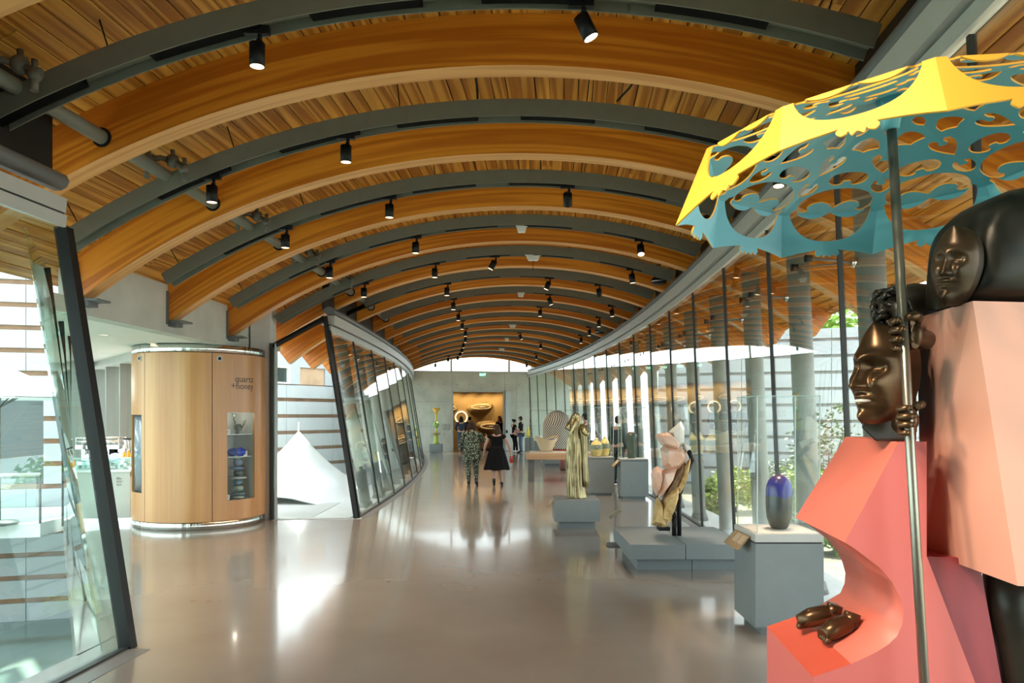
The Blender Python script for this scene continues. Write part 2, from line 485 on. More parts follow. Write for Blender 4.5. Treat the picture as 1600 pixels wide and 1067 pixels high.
def header(name, s0, s1, ut, zt, side, n, k=1.0):
    """pale fascia, slot and rounded dark rail above the glass"""
    h = structure(name)
    d = -side                       # inward
    ring = [s0 + (s1 - s0) * i / n for i in range(n + 1)]
    def run(nm, prof, m):
        mb = MB(); mb.grid([[C(s, ut + d * a, zt + z) for a, z in prof] for s in ring], closed_u=True, smooth=False, cap0=True, cap1=True)
        return obj(nm, mb, m, h)
    run('lower_fascia', [(0.03, -0.01), (0.06, -0.01), (0.07, 0.085), (0.03, 0.085)], GREY_HEAD)
    run('slot', [(0.02, 0.085), (0.045, 0.085), (0.045, 0.115), (0.02, 0.115)], SEAL)
    run('upper_fascia', [(-0.12, 0.105), (0.12 * k, 0.105), (0.14 * k, 0.105 + 0.165 * (0.4 + 0.6 * k)), (-0.12, 0.105 + 0.165 * (0.4 + 0.6 * k))], GREY_HEAD)
    prof = [(0.03 * k - 0.05 * (1 - k) + 0.10 * math.cos(t), 0.36 + 0.075 * math.sin(t)) for t in [2 * PI * k / 10 for k in range(10)]]
    mb = MB(); mb.grid([[C(s, ut + d * a, zt + z) for a, z in prof] for s in ring], closed_u=True, smooth=True, cap0=True, cap1=True)
    obj('rail', mb, GREY_RAIL, h)
    return h
trim_1 = header('trim_1', 14.0, S_B, -2.8 - LEAN_L, ZL, -1, 26)
trim_2 = header('trim_2', S_A, S_B, 3.25 - LEAN_R, ZR, 1, 40)
trim_3 = header('trim_3', -5.0, 5.93, -2.66 - LEAN_L, CAM_H + 1.53, -1, 10, 0.5)
# dark closure between rail and deck
for nm, u, z0, s0, s1, w in (('closure_strip', 3.25 - LEAN_R + 0.1, ZR + 0.40, S_A, S_B, trim_2), ('closure_strip', -2.8 - LEAN_L - 0.1, ZL + 0.4, 14.05, S_B, trim_1),
                             ('closure_strip', -2.66 - LEAN_L - 0.1, CAM_H + 1.9, -5, 5.98, trim_3)):
    mb = MB(); ztop = arc_z(u, BEAM_D) + 0.01
    mb.grid([[C(s, u - 0.01, z0), C(s, u + 0.01, z0), C(s, u + 0.01, ztop), C(s, u - 0.01, ztop)] for s in [s0 + (s1 - s0) * i / 24 for i in range(25)]], closed_u=True, smooth=False, cap0=True, cap1=True)
    obj(nm, mb, FRAME, w)
# glazed end beside the cafe, under the slanting frame
w4 = structure('window_4')
b0, b1 = Vector((-4.32, 13.88, 0)), Vector((-2.86, 14.0, 0))
t0, t1 = Vector((-4.32, 13.88, CAM_H + 1.25)), Vector((-3.41, 13.98, CAM_H + 1.77))
off = Vector((0, 0.012, 0))
mb = MB(); mb.hexa([b0, b1, b1 + off, b0 + off, t0, t1, t1 + off, t0 + off]); obj('pane', mb, GLASS, w4)
for a, b_, r in ((t0, t1, 0.05), (Vector((-2.84, 13.98, 0)), Vector((-3.40, 13.96, CAM_H + 1.80)), 0.045)):
    mb = MB(); mb.tube([a, b_], r, 4, smooth=False); obj('frame_bar', mb, FRAME, w4)
for x, w, m in ((-4.335, 0.05, SEAL), (-4.26, 0.016, GREY_HEAD)):
    mb = MB(); mb.box((x - w / 2, 13.8, 0), (x + w / 2, 13.93, CAM_H + 1.3)); obj('frame_post', mb, m, w4)

# ================================================================ END WALL with clerestory and doorway
wall_far = structure('wall_far')
YW = 40.6
def W(u, z, d=0.0): return C(S_B + d, u, z)
def wbox(mb, u0, u1, z0, z1, d0, d1, m=0):
    mb.hexa([W(u0, z0, d0), W(u1, z0, d0), W(u1, z0, d1), W(u0, z0, d1), W(u0, z1, d0), W(u1, z1, d0), W(u1, z1, d1), W(u0, z1, d1)], m)
a0 = A(S_B)
def u_at(px): # across position on the end wall seen at a bearing
    t = (px - 800) / 1200
    # solve X = t*Y on the end wall line
    c, s_ = math.cos(a0), math.sin(a0)
    # X=(R0+u)c-R0 ; Y=S0+(R0+u)s
    return (t * S0 + R0) / (c - t * s_) - R0
def z_at(py, u=0): return CAM_H + (649 - py) / 1200 * W(u, 0).y
DU0, DU1, DZ = u_at(707), u_at(788.5), z_at(611)
ZW = z_at(581)
# board-marked concrete in panels with recessed joints
cols = [-6.2, -4.3, DU0 - 0.0, DU1 + 0.0, 2.4, 4.6, 6.5]
for i in range(len(cols) - 1):
    u0, u1 = cols[i], cols[i + 1]
    rows = [0, 1.3, 2.6, ZW] if not (abs(u0 - DU0) < 1e-6) else [DZ, ZW]
    for z0, z1 in zip(rows[:-1], rows[1:]):
        mb = MB(); wbox(mb, u0 + 0.006, u1 - 0.006, z0 + (0.005 if z0 else 0), z1 - 0.005, 0.0, 0.2)
        # tie holes
        obj('concrete_panel', mb, CONC, wall_far)
        for uu in (u0 + 0.3, (u0 + u1) / 2, u1 - 0.3):
            for zz in (z0 + 0.3, z1 - 0.3) if z1 - z0 > 0.9 else ((z0 + z1) / 2,):
                if not hasattr(wall_far, 'x'):
                    pass
mb = MB(); wbox(mb, cols[0], DU0, 0, ZW, 0.03, 0.3); wbox(mb, DU1, cols[-1], 0, ZW, 0.03, 0.3); wbox(mb, DU0, DU1, DZ, ZW, 0.03, 0.3)
obj('wall_core', mb, mat('joint_grey', (0.22, 0.22, 0.20), 0.8), wall_far)
mb = MB()
for uu in [DU0 - 2.4 + 0.66 * k for k in range(11)]:
    for zz in (0.9, 2.05, 3.5):
        if DU0 - 0.1 < uu < DU1 + 0.1 and zz < DZ + 0.1: continue
        wbox(mb, uu - 0.018, uu + 0.018, zz - 0.018, zz + 0.018, -0.003, 0.01)
o = obj('tie_holes', mb, GROUT, wall_far); o['kind'] = 'stuff'
cl = structure('window_5')
for u0, u1 in ((-5.2, u_at(705.3)), (u_at(705.3), u_at(795.6)), (u_at(795.6), 5.0)):
    n = 12
    mb = MB()
    pts = [(u0 + (u1 - u0) * i / n) for i in range(n + 1)]
    for d in (0.05, 0.062):
        mb.grid([[W(u, ZW, d), W(u, arc_z(u) + 0.35, d)] for u in pts], smooth=False)
    obj('pane', mb, GLASS, cl)
for px in (705.3, 795.6):
    u = u_at(px); mb = MB(); wbox(mb, u - 0.05, u + 0.05, ZW, arc_z(u) + 0.3, 0.0, 0.1); obj('mullion', mb, GREY_HEAD, cl)
mb = MB(); wbox(mb, -5.2, 5.2, ZW - 0.03, ZW + 0.04, -0.02, 0.12); obj('sill', mb, GREY_HEAD, cl)
# doorway: lining, open leaf folded against the wall
door_1 = structure('door_1')
mb = MB(); wbox(mb, DU0 - 0.02, DU0 + 0.04, 0, DZ, -0.02, 0.35); wbox(mb, DU1 - 0.04, DU1 + 0.02, 0, DZ, -0.02, 0.35); wbox(mb, DU0, DU1, DZ - 0.05, DZ + 0.02, -0.02, 0.35)
obj('lining', mb, GREY_HEAD, door_1)
mb = MB(); wbox(mb, DU1 + 0.03, DU1 + 0.33, 0.02, DZ, -0.12, -0.05); obj('leaf', mb, mat('door_grey', (0.50, 0.53, 0.54), 0.4), door_1)
mb = MB(); wbox(mb, DU1 + 0.06, DU1 + 0.14, 0.95, 1.1, -0.15, -0.12); obj('handle', mb, BLACK, door_1)
# unseen wall added behind the camera to keep light from flooding in
mb = MB(); mb.hexa([C(S_A, -5, -0.3), C(S_A, 5.2, -0.3), C(S_A - 0.2, 5.2, -0.3), C(S_A - 0.2, -5, -0.3), C(S_A, -5, 5.5), C(S_A, 5.2, 5.5), C(S_A - 0.2, 5.2, 5.5), C(S_A - 0.2, -5, 5.5)])
structure('wall_light_stop', mb, CONC)

# ================================================================ CAFE SIDE: fascia, soffit
wall_left = structure('wall_left')
zf = CAM_H + 1.17
mb = MB(); n = 6
rows = []
for i in range(n + 1):
    s = 8.5 + (13.95 - 8.5) * i / n
    rows.append([C(s, -4.72, zf), C(s, -4.72, 5.0), C(s, -4.95, 5.0), C(s, -4.95, zf)])
mb.grid(rows, closed_u=True, smooth=False, cap0=True, cap1=True)
obj('fascia', mb, CONC, wall_left)
# pale pier between cafe and glazed end
mb = MB(); mb.box((-4.72, 13.86, 0), (-4.36, 14.2, 3.9)); obj('pier', mb, PLASTER, wall_left)
mb = MB(); mb.box((-4.72, 13.86, 3.0), (-4.40, 14.16, 3.9)); 
cs = structure('ceiling_soffit')
mb = MB(); mb.prism([(C(8.6, -4.85).x, 8.5), (-7.75, 13.0), (-10.2, 18.3), (-6.6, 14.3), (-4.3, 14.25), (C(13.95, -4.82).x, 13.95), (C(11, -4.82).x, 11.0)], zf + 0.01, zf + 0.2)
obj('soffit_board', mb, PLASTER, cs)
# glazed return running away from the near glass to the cafe counter
w6 = structure('window_6')
def top6(q):
    u = math.hypot(q.x + R0, q.y - S0) - R0
    return zf if u < -4.6 else CAM_H + 1.5
def lean6(q):
    return Vector((-0.62 * max(0.0, 1 - (q.y - 6.06) / 5.0), 0, 0))
p0, p1 = Vector((C(5.98, -2.72).x - 0.05, 6.06, 0)), Vector((-7.62, 13.05, 0))
dd = (p1 - p0).normalized(); nn = Vector((-dd.y, dd.x, 0)) * 0.012
for i in range(4):
    q = p0.lerp(p1, (i + 1) / 4); mb2 = MB()
    mb2.tube([q, q + lean6(q) + Vector((0, 0, top6(q)))], 0.035, 4, smooth=False); obj('mullion', mb2, FRAME, w6)
    a, b_ = p0.lerp(p1, i / 4 + 0.01), p0.lerp(p1, (i + 1) / 4 - 0.01)
    mb2 = MB(); mb2.hexa([a, b_, b_ + nn, a + nn] + [q + lean6(q) + Vector((0, 0, top6(q))) for q in (a, b_, b_ + nn, a + nn)]); obj('pane', mb2, GLASS_GREEN, w6)
# cafe window wall with flat grey posts
w7 = structure('window_7')
p0, p1 = Vector((-6.85, 14.25, 0)), Vector((-9.95, 18.05, 0))
dd = (p1 - p0).normalized(); nx = Vector((-dd.y, dd.x, 0))
ztw = CAM_H + 1.02
def slab(mb, a, b_, w, z0, z1):
    q = nx * w
    mb.hexa([a - q, b_ - q, b_ + q, a + q] and [Vector((v.x, v.y, z)) for z in (z0, z1) for v in (a - q, b_ - q, b_ + q, a + q)])
for i in range(5):
    a = p0.lerp(p1, i / 4)
    mb2 = MB(); slab(mb2, a - dd * 0.03, a + dd * 0.03, 0.13, 0, ztw); obj('post', mb2, mat('post_paint', (0.30, 0.31, 0.29), 0.45) if i == 0 else bpy.data.materials['post_paint'], w7)
    mb2 = MB(); slab(mb2, a + dd * 0.03, a + dd * 0.07, 0.05, 0, ztw); obj('gasket', mb2, SEAL, w7)
    if i < 4:
        b_ = p0.lerp(p1, (i + 1) / 4)
        mb2 = MB(); slab(mb2, a + dd * 0.07, b_ - dd * 0.03, 0.006, 0, ztw); obj('pane', mb2, GLASS, w7)
mb2 = MB(); slab(mb2, p0, p1, 0.14, ztw, ztw + 0.22); obj('head_rail', mb2, GREY_HEAD, w7)
p0, p1 = Vector((-9.95, 18.05, 0)), Vector((-7.62, 13.05, 0))
dd = (p1 - p0).normalized(); nx = Vector((-dd.y, dd.x, 0))
w8 = structure('window_8')
for i in range(4):
    a, b_ = p0.lerp(p1, i / 4), p0.lerp(p1, (i + 1) / 4)
    if i: 
        mb2 = MB(); slab(mb2, a - dd * 0.03, a + dd * 0.03, 0.06, 0, ztw); obj('post', mb2, bpy.data.materials['post_paint'], w8)
    mb2 = MB(); slab(mb2, a + dd * 0.03, b_ - dd * 0.03, 0.006, 0, ztw); obj('pane', mb2, GLASS, w8)
mb2 = MB(); slab(mb2, p0, p1, 0.1, ztw, ztw + 0.22); obj('head_rail', mb2, GREY_HEAD, w8)
# ================================================================ OUTSIDE
WATER = mat('pond_water', (0.20, 0.26, 0.23), 0.05, spec=0.8, bump=0.25, bscale=2.5)
mb = MB(); mb.box((-60, -25, -4.6), (60, 90, -3.4)); structure('water_pond', mb, WATER)
def facade(name, p0, p1, z0, z1, step=0.585, pan=3.2, opening=None, rows_wood=FAC_WOOD, thick=0.4, wood_h=0.13):
    """white concrete bands, each of separate panels, with timber strips set back between them"""
    f = structure(name)
    p0, p1 = Vector((*p0, 0)), Vector((*p1, 0))
    L = (p1 - p0).length; d = (p1 - p0) / L; n = Vector((d.y, -d.x, 0))
    if n.dot(-p0) < 0: n = -n
    def seg(a, b_, za, zb, back, nm, m):
        q0, q1 = p0 + d * a, p0 + d * b_
        mb = MB(); r = [q0 - n * back, q1 - n * back, q1 - n * thick, q0 - n * thick]
        mb.hexa([Vector((v.x, v.y, z)) for z in (za, zb) for v in r]); obj(nm, mb, m, f)
    z = z0; k = 0
    while z < z1 - 0.1:
        zt = min(z + step - wood_h, z1)
        spans = [(0, L)]
        if opening and opening[2] - 0.05 < z and zt < opening[3] + 0.3: spans = [(0, opening[0]), (opening[1], L)]
        for a, b_ in spans:
            cnt = max(1, round((b_ - a) / pan))
            for i in range(cnt):
                o_ = (0.35 if k % 2 else 0) * pan / 2
                x0 = a + (b_ - a) * i / cnt; x1 = a + (b_ - a) * (i + 1) / cnt
                seg(x0 + 0.008, x1 - 0.008, z, zt, 0.0, 'concrete_band', FACADE)
            if zt < z1:
                seg(a, b_, zt, min(zt + wood_h, z1), 0.07, 'timber_strip', rows_wood)
        z += step; k += 1
    return f, seg, L
OP = (3.0, 15.0, -0.35, 2.55)
fa, sg, L = facade('wall_outside_near', (-27, 15.5), (-9.6, 20.6), -3.4, 6.2, opening=(2.0, 15.5, -0.4, 2.6))
DARKGLASS = mat('dark_glazing', (0.035, 0.06, 0.06), 0.08, spec=0.8)
for i in range(6):
    sg(2.0 + 13.5 / 6 * i + 0.03, 2.0 + 13.5 / 6 * (i + 1) - 0.03, -0.4, 2.7, 0.3, 'dark_pane', DARKGLASS)
fb, sg2, L2 = facade('wall_outside_left', (-10.4, 23.5), (-5.6, 31.0), -1.0, 3.0, pan=2.5)
# upper row: timber panels and a window under a thin white parapet
WOODP = mat('facade_panel_wood', (0.50, 0.33, 0.21), 0.55, var=0.15, scale=2)
x = 0
for wd, kind in ((1.3, 'w'), (1.15, 'w'), (0.6, 'w'), (1.55, 'g'), (0.5, 'c'), (1.2, 'w'), (1.3, 'c'), (1.3, 'w')):
    if x + wd > L2: wd = L2 - x
    if kind == 'w': sg2(x + 0.02, x + wd - 0.02, 3.0, 3.62, 0.05, 'timber_panel', WOODP)
    elif kind == 'c': sg2(x + 0.02, x + wd - 0.02, 3.0, 3.62, 0.0, 'concrete_band', FACADE)
    else:
        for za, zb in ((3.0, 3.06), (3.56, 3.62)): sg2(x, x + wd, za, zb, -0.03, 'window_frame', WHITE)
        sg2(x, x + 0.06, 3.06, 3.56, -0.03, 'window_frame', WHITE); sg2(x + wd - 0.06, x + wd, 3.06, 3.56, -0.03, 'window_frame', WHITE)
        sg2(x + 0.06, x + wd - 0.06, 3.06, 3.56, 0.1, 'dark_pane', DARKGLASS)
    x += wd
sg2(0, L2, 3.62, 4.1, 0.0, 'parapet', FACADE)
fc, sg3, L3 = facade('wall_outside_right', (5.6, 29.5), (23, 23.2), -1.2, 5.0, pan=3.0, rows_wood=FAC_GREY, wood_h=0.11)
# ledges beside the glass, planted bank, terrace
def ledge(name, s0, s1, u0, u1, z0, z1, m, n=20):
    mb = MB(); mb.grid([[C(s, u0, z0), C(s, u1, z0), C(s, u1, z1), C(s, u0, z1)] for s in [s0 + (s1 - s0) * i / n for i in range(n + 1)]], closed_u=True, smooth=False, cap0=True, cap1=True)
    return structure(name, mb, m)
ledge('ledge_right', -6, 40.4, 3.36, 4.55, -0.7, -0.32, LEDGE)
ledge('ledge_left', 14.1, 40.4, -4.3, -2.96, -0.7, -0.32, LEDGE)
SOIL = mat('planting_soil', (0.22, 0.20, 0.14), 0.9, var=0.3, scale=3)
mb = MB(); mb.prism([(C(-6, 4.6).x, -4), (C(10, 4.6).x, 10), (C(24, 4.6).x, 24), (C(31, 4.7).x, 30), (24, 24), (24, -4)], -3.3, -0.75); structure('ground_bank', mb, SOIL)
mb = MB(); mb.prism([(C(14.6, -4.35).x, 14.75), (-6.9, 14.6), (-10.4, 19.0), (-10.5, 23.2), (-6.0, 30.8), (C(30, -4.4).x, 30), (C(22, -4.35).x, 22)], -0.6, -0.36); structure('ground_terrace', mb, TERRACE)
mb = MB(); mb.prism([(-24, 13.2), (-10.2, 16.6), (-10.4, 20.0), (-25, 15.9)], -0.75, -0.45); structure('ground_balcony', mb, LEDGE)
# inclined outer columns
for side, u, lean, k0, k1, off in ((1, 3.95, -0.20, 2, 15, 0.15), (-1, -3.5, -0.60, 7, 15, 0.3)):
    for k in range(k0, k1):
        s = 3.2 + 2.14 * k + off
        zt = arc_z(u + lean) + 0.1
        mb = MB(); mb.tube([C(s, u, -0.33), C(s, u + lean, zt)], 0.135, 20)
        cnm = 'column_right' if side > 0 else 'column_left'
        c_ = structure(cnm)
        obj('shaft', mb, CONC_DARK, c_)
        mb = MB(); mb.tube([C(s, u, -0.33), C(s, u, -0.18)], [0.19, 0.15], 16); obj('foot_collar', mb, GREY_RAIL, c_)
# stainless point fixings between the columns and the panes
for k in range(2, 12):
    s = 3.2 + 2.14 * k + 0.15; z = 3.35; f = (z + 0.33) / 4.6
    u = 3.95 - 0.2 * f
    fx = thing('glass_clamp', ['first', 'second', 'third', 'fourth', 'fifth', 'sixth', 'seventh', 'eighth', 'ninth', 'tenth'][k - 2] + ' steel clamp arm from the camera bracing the long outer glass wall to a column', 'clamp', C(s, u, z), 0, 'steel clamps on the outer columns')
    ux = (C(s, u + 0.1, z) - C(s, u, z)).normalized()
    vy = (C(s + 0.1, u, z) - C(s, u, z)).normalized()
    ug = 3.25 - LEAN_R * z / ZR + 0.02 - u
    mb = MB(); mb.tube([ux * -0.13, ux * -0.19], 0.05, 8); obj('bracket', mb, STEEL, fx)
    for dv in (-0.22, 0.22):
        mb = MB(); mb.tube([ux * -0.17, ux * (ug + 0.03) + vy * dv], 0.012, 6); obj('arm', mb, GREY_RAIL, fx)
        mb = MB(); mb.tube([ux * (ug + 0.03) + vy * dv, ux * (ug - 0.03) + vy * dv], 0.035, 10); obj('disc', mb, BLACK, fx)

# ---- tent on the terrace
TENT = mat('tent_fabric', (0.80, 0.82, 0.83), 0.7)
def tent(name, label, c, half, peak, eave, rot=0.0):
    t = thing(name, label, 'tent', c, rot)
    mb = MB(); n = 8
    rows = []
    for i in range(n + 1):
        f = i / n
        r = half * f + 0.03; z = peak + (eave - peak) * (1 - (1 - f) ** 1.75)
        ring = []
        for k in range(32):
            a = 2 * PI * k / 32 + PI / 4
            sq = 1 / max(abs(math.cos(a)), abs(math.sin(a)))
            sq = 1 + (sq - 1) * f
            sag = 0.10 * f * (1 - abs(math.cos(2 * (a - PI / 4)) ** 1))
            ring.append(Vector((r * sq * math.cos(a), r * sq * math.sin(a), z - 0.25 * (sq - 1) * f + 0.16 * f * math.cos(4 * a))))
        rows.append(ring)
    mb.grid(rows, closed_u=True, smooth=True)
    rows2 = [[q + Vector((0, 0, -0.02)) for q in r] for r in rows]
    mb.grid(rows2, closed_u=True, smooth=True)
    obj('canopy', mb, TENT, t)
    mb = MB(); mb.tube([(0, 0, peak - 0.05), (0, 0, peak + 0.28)], [0.035, 0.012], 8); obj('finial', mb, WHITE, t)
    for sx in (-1, 1):
        for sy in (-1, 1):
            mb = MB(); mb.tube([(sx * half * 0.93, sy * half * 0.93, 0), (sx * half * 0.93, sy * half * 0.93, eave - 0.1)], 0.035, 8); obj('leg', mb, WHITE, t)
    return t
tent('peaked_tent', 'big white peaked tent with a finial on the terrace behind the glazed end', (-6.0, 21.6, -0.36), 2.3, 1.78, 0.05)
# ---- parasol and table on the balcony
t = thing('parasol', 'white parasol on a grey mast outside the near green glass', 'parasol', (-11.0, 16.4, -0.45))
mb = MB()
rows = [[Vector((r * math.cos(2*PI*k/8), r * math.sin(2*PI*k/8), z)) for k in range(8)] for r, z in ((1.55, 2.72), (1.5, 2.78), (0.8, 3.1), (0.05, 3.45))]
mb.grid(rows, closed_u=True, smooth=False); mb.grid([[q * 0.995 + Vector((0, 0, -0.03)) for q in r] for r in rows], closed_u=True, smooth=False)
obj('canopy', mb, mat('parasol_cloth', (0.80, 0.84, 0.84), 0.7), t)
mb = MB(); mb.tube([(0, 0, 0), (0, 0, 3.5)], 0.07, 12); obj('mast', mb, GREY_RAIL, t)
for k in range(8):
    a = 2 * PI * k / 8
    mb = MB(); mb.tube([(0.05 * math.cos(a), 0.05 * math.sin(a), 2.5), (0.85 * math.cos(a), 0.85 * math.sin(a), 3.0)], 0.014, 6); obj('rib', mb, GREY_RAIL, t)
mb = MB(); mb.lathe([(0.4, 0), (0.4, 0.06), (0.1, 0.1)], seg=20); obj('base', mb, GREY_RAIL, t)
bal = thing('balcony_rail', 'pale handrail with glass infill along the balcony beside the parasol', 'railing', (-24, 13.2, -0.45))
e = Vector((13.8, 3.4, 0))
mb = MB(); mb.tube([Vector((0, 0, 1.05)), e + Vector((0, 0, 1.05))], 0.045, 8); obj('handrail', mb, WHITE, bal)
for i in range(8):
    q = e * (i / 7); mb = MB(); mb.tube([q, q + Vector((0, 0, 1.05))], 0.025, 6); obj('post', mb, GREY_RAIL, bal)
for i in range(7):
    a, b_ = e * ((i + 0.04) / 7), e * ((i + 0.96) / 7); mb = MB(); w = Vector((0, 0.012, 0))
    mb.hexa([v + Vector((0, 0, z)) for z in (0.08, 0.98) for v in (a, b_, b_ + w, a + w)]); obj('pane', mb, GLASS_GREEN, bal)

# ---- shrubs and trees
LEAF1 = mat('lime_leaf', (0.30, 0.40, 0.05), 0.55, var=0.3, scale=5)
LEAF2 = mat('olive_leaf', (0.11, 0.15, 0.06), 0.55, var=0.3, scale=5)
LEAF3 = mat('fresh_leaf', (0.22, 0.36, 0.06), 0.55, var=0.3, scale=2)
BARK = mat('bark', (0.10, 0.07, 0.05), 0.9)
def bush(name, label, cat, c, r, h, n, m, leaf=0.08, seed=1, stem_h=0.0, group=None):
    rnd = random.Random(seed)
    t = thing(name, label, cat, c, 0, group)
    mb = MB()
    mb.tube([(0, 0, -0.05), (0.02, 0, stem_h + h * 0.25), (0.05, 0.03, stem_h + h * 0.6)], [0.05 * r + 0.015, 0.035 * r + 0.012, 0.01], 6)
    for k in range(5):
        a = rnd.uniform(0, 2 * PI); z0 = stem_h + h * rnd.uniform(0.1, 0.4)
        mb.tube([(0, 0, z0), (r * 0.35 * math.cos(a), r * 0.35 * math.sin(a), z0 + h * 0.22), (r * 0.6 * math.cos(a), r * 0.6 * math.sin(a), z0 + h * 0.4)], [0.03 * r + 0.008, 0.02 * r + 0.005, 0.006], 5)
    obj('stem', mb, BARK, t)
    mb = MB()
    for _ in range(n):
        a = rnd.uniform(0, 2 * PI); ph = math.acos(rnd.uniform(-0.9, 1)); q = rnd.uniform(0.55, 1.0)
        q *= 1 + 0.25 * math.sin(3 * a + seed) * math.sin(2 * ph)
        p = Vector((r * q * math.sin(ph) * math.cos(a), r * q * math.sin(ph) * math.sin(a), stem_h + h * 0.5 + h * 0.5 * q * math.cos(ph)))
        x = Vector((rnd.gauss(0, 1), rnd.gauss(0, 1), rnd.gauss(0, 0.5))).normalized(); y = x.cross(Vector((rnd.gauss(0, 1), rnd.gauss(0, 1), rnd.gauss(0, 1)))).normalized()
        l = leaf * rnd.uniform(0.7, 1.3)
        mb.face([p - x * l, p + y * l * 0.45, p + x * l, p - y * l * 0.45])
    o = obj('foliage', mb, m, t, recalc=False); o['kind'] = 'stuff'
    return t
bush('shrub', 'lime green shrub behind the blue-topped capsule pot', 'shrub', (6.7, 17.5, -0.75), 0.75, 1.5, 1500, LEAF1, seed=2)
bush('shrub', 'lime green shrub behind the rock of the pink quartz', 'shrub', (4.95, 18.6, -0.75), 0.5, 1.15, 900, LEAF1, seed=3)
bush('shrub', 'yellow green shrub between the quartz and the capsule pot', 'shrub', (6.1, 21.0, -0.75), 0.7, 1.25, 900, LEAF1, seed=4)
bush('shrub', 'dark leafy shrub low beside the pale ledge outside', 'shrub', (5.5, 15.9, -0.75), 0.45, 0.9, 800, LEAF2, seed=5)
bush('shrub', 'loose grey-olive shrub with thin branches above the lime shrub', 'shrub', (8.3, 20.2, -0.75), 1.0, 2.9, 1100, LEAF2, leaf=0.07, seed=6)
for i, (x, y, r, h, m) in enumerate(((9.8, 16.0, 0.8, 1.2, LEAF2), (8.9, 13.6, 0.7, 1.0, LEAF1), (7.0, 12.2, 0.55, 0.8, LEAF2), (11.5, 21.0, 0.9, 1.4, LEAF1), (6.3, 14.6, 0.5, 0.75, LEAF3), (8.6, 24.3, 0.9, 1.3, LEAF2))):
    bush('shrub', ['dark rounded shrub beyond the capsule pot case', 'lime shrub low behind the salmon block', 'small dark shrub near the ledge behind the capsule pot plinth', 'wide lime shrub in front of the white banded wall', 'small fresh green shrub between two outer columns', 'dark shrub against the foot of the white banded wall'][i], 'shrub', (x, y, -0.75), r, h, 900, m, seed=20 + i)
bush('tree', 'bright green tree showing over the white wall behind the bronze curls', 'tree', (13.2, 33, -0.75), 3.4, 5.5, 5000, LEAF3, leaf=0.2, seed=7, stem_h=2.0)
bush('tree', 'fresh green tree over the white wall between roof edge and column', 'tree', (22.0, 33, -0.75), 3.4, 6.0, 4000, LEAF3, leaf=0.2, seed=8, stem_h=2.0)
# ================================================================ CURVED LIGHTING CHANNELS between the beams
ORD = ['', 'first', 'second', 'third', 'fourth', 'fifth', 'sixth', 'seventh', 'eighth', 'ninth', 'tenth', 'eleventh', 'twelfth', 'thirteenth', 'fourteenth', 'fifteenth', 'sixteenth', 'seventeenth', 'eighteenth']
CH_S = [BEAM_S0 - 1.06 + BEAM_DS * k for k in range(0, 16)] + [BEAM_S0 - 1.06 - BEAM_DS, BEAM_S0 - 1.06 - 2 * BEAM_DS]
CH_D, CH_H = 0.19, 0.165
CUL, CUR = -4.2, 2.92
for k, s in enumerate(CH_S):
    cul = CUL if s < 14.5 else -3.05
    cur = CUR if s < 26 else 2.75
    cul = cul if s < 26 else -2.9
    t = thing('lighting_channel', f'grey arched lighting channel, {ORD[k + 1]} from the camera, hung below the plank ceiling' if k < 16 else ['grey arched lighting channel just above the camera', 'grey arched lighting channel behind the camera'][k - 16], 'lighting channel', vault(s, 0, RB), 0, 'curved lighting channels')
    t_inv = Matrix.Translation(-t.location)
    n = 32 if k < 6 else 18
    mb = MB()
    arc_bar(s, s + 0.012, cul, cur, RB, RB + CH_H, n, mb)
    arc_bar(s + CH_D - 0.012, s + CH_D, cul, cur, RB, RB + CH_H, n, mb)
    arc_bar(s + 0.012, s + CH_D - 0.012, cul, cur, RB + 0.075, RB + 0.087, n, mb)
    chan_ = obj('channel', mb.xf(t_inv), GREY_CH, t)
    if k < 12:
        # black track strips inside the channel
        segs = [(-3.35, -2.62), (-2.1, -1.3), (-0.92, -0.12), (0.3, 1.02), (1.5, 2.25)] if k < 6 else [(-2.6, -1.6), (-0.9, -0.1), (0.5, 1.8)]
        for a, b_ in segs:
            a += 0.15 * math.sin(k * 2.1); b_ += 0.15 * math.sin(k * 2.1)
            obj('track', arc_bar(s + 0.0125, s + 0.115, a, min(b_, cur - 0.1), RB + 0.001, RB + 0.073, 6).xf(t_inv), TRACK, t)
    if k < 8:
        for u in (-4.0, -2.4, -0.75, 1.05, 2.6):
            if u < cul: continue
            th = ang(u)
            mb = MB(); mb.tube([vault(s + 0.1, th, RB + CH_H - 0.08), vault(s + 0.1, th, RD + 0.01)], 0.006, 5)
            mb.tube([vault(s + 0.1, th, RB + CH_H - 0.01), vault(s + 0.1, th, RB + CH_H + 0.03)], 0.013, 5)
            obj('hanger', mb.xf(t_inv), BLACK, t)
        for u in (-3.75, -2.35, 0.12, 1.35):
            if u < cul: continue
            th = ang(u); p = vault(s + CH_D - 0.016, th, RB + 0.04); mb = MB(); mb.box(p - Vector((0.02, 0.004, 0.025)), p + Vector((0.02, 0.004, 0.025)))
            obj('clip', mb.xf(t_inv), GREY_CH, chan_)

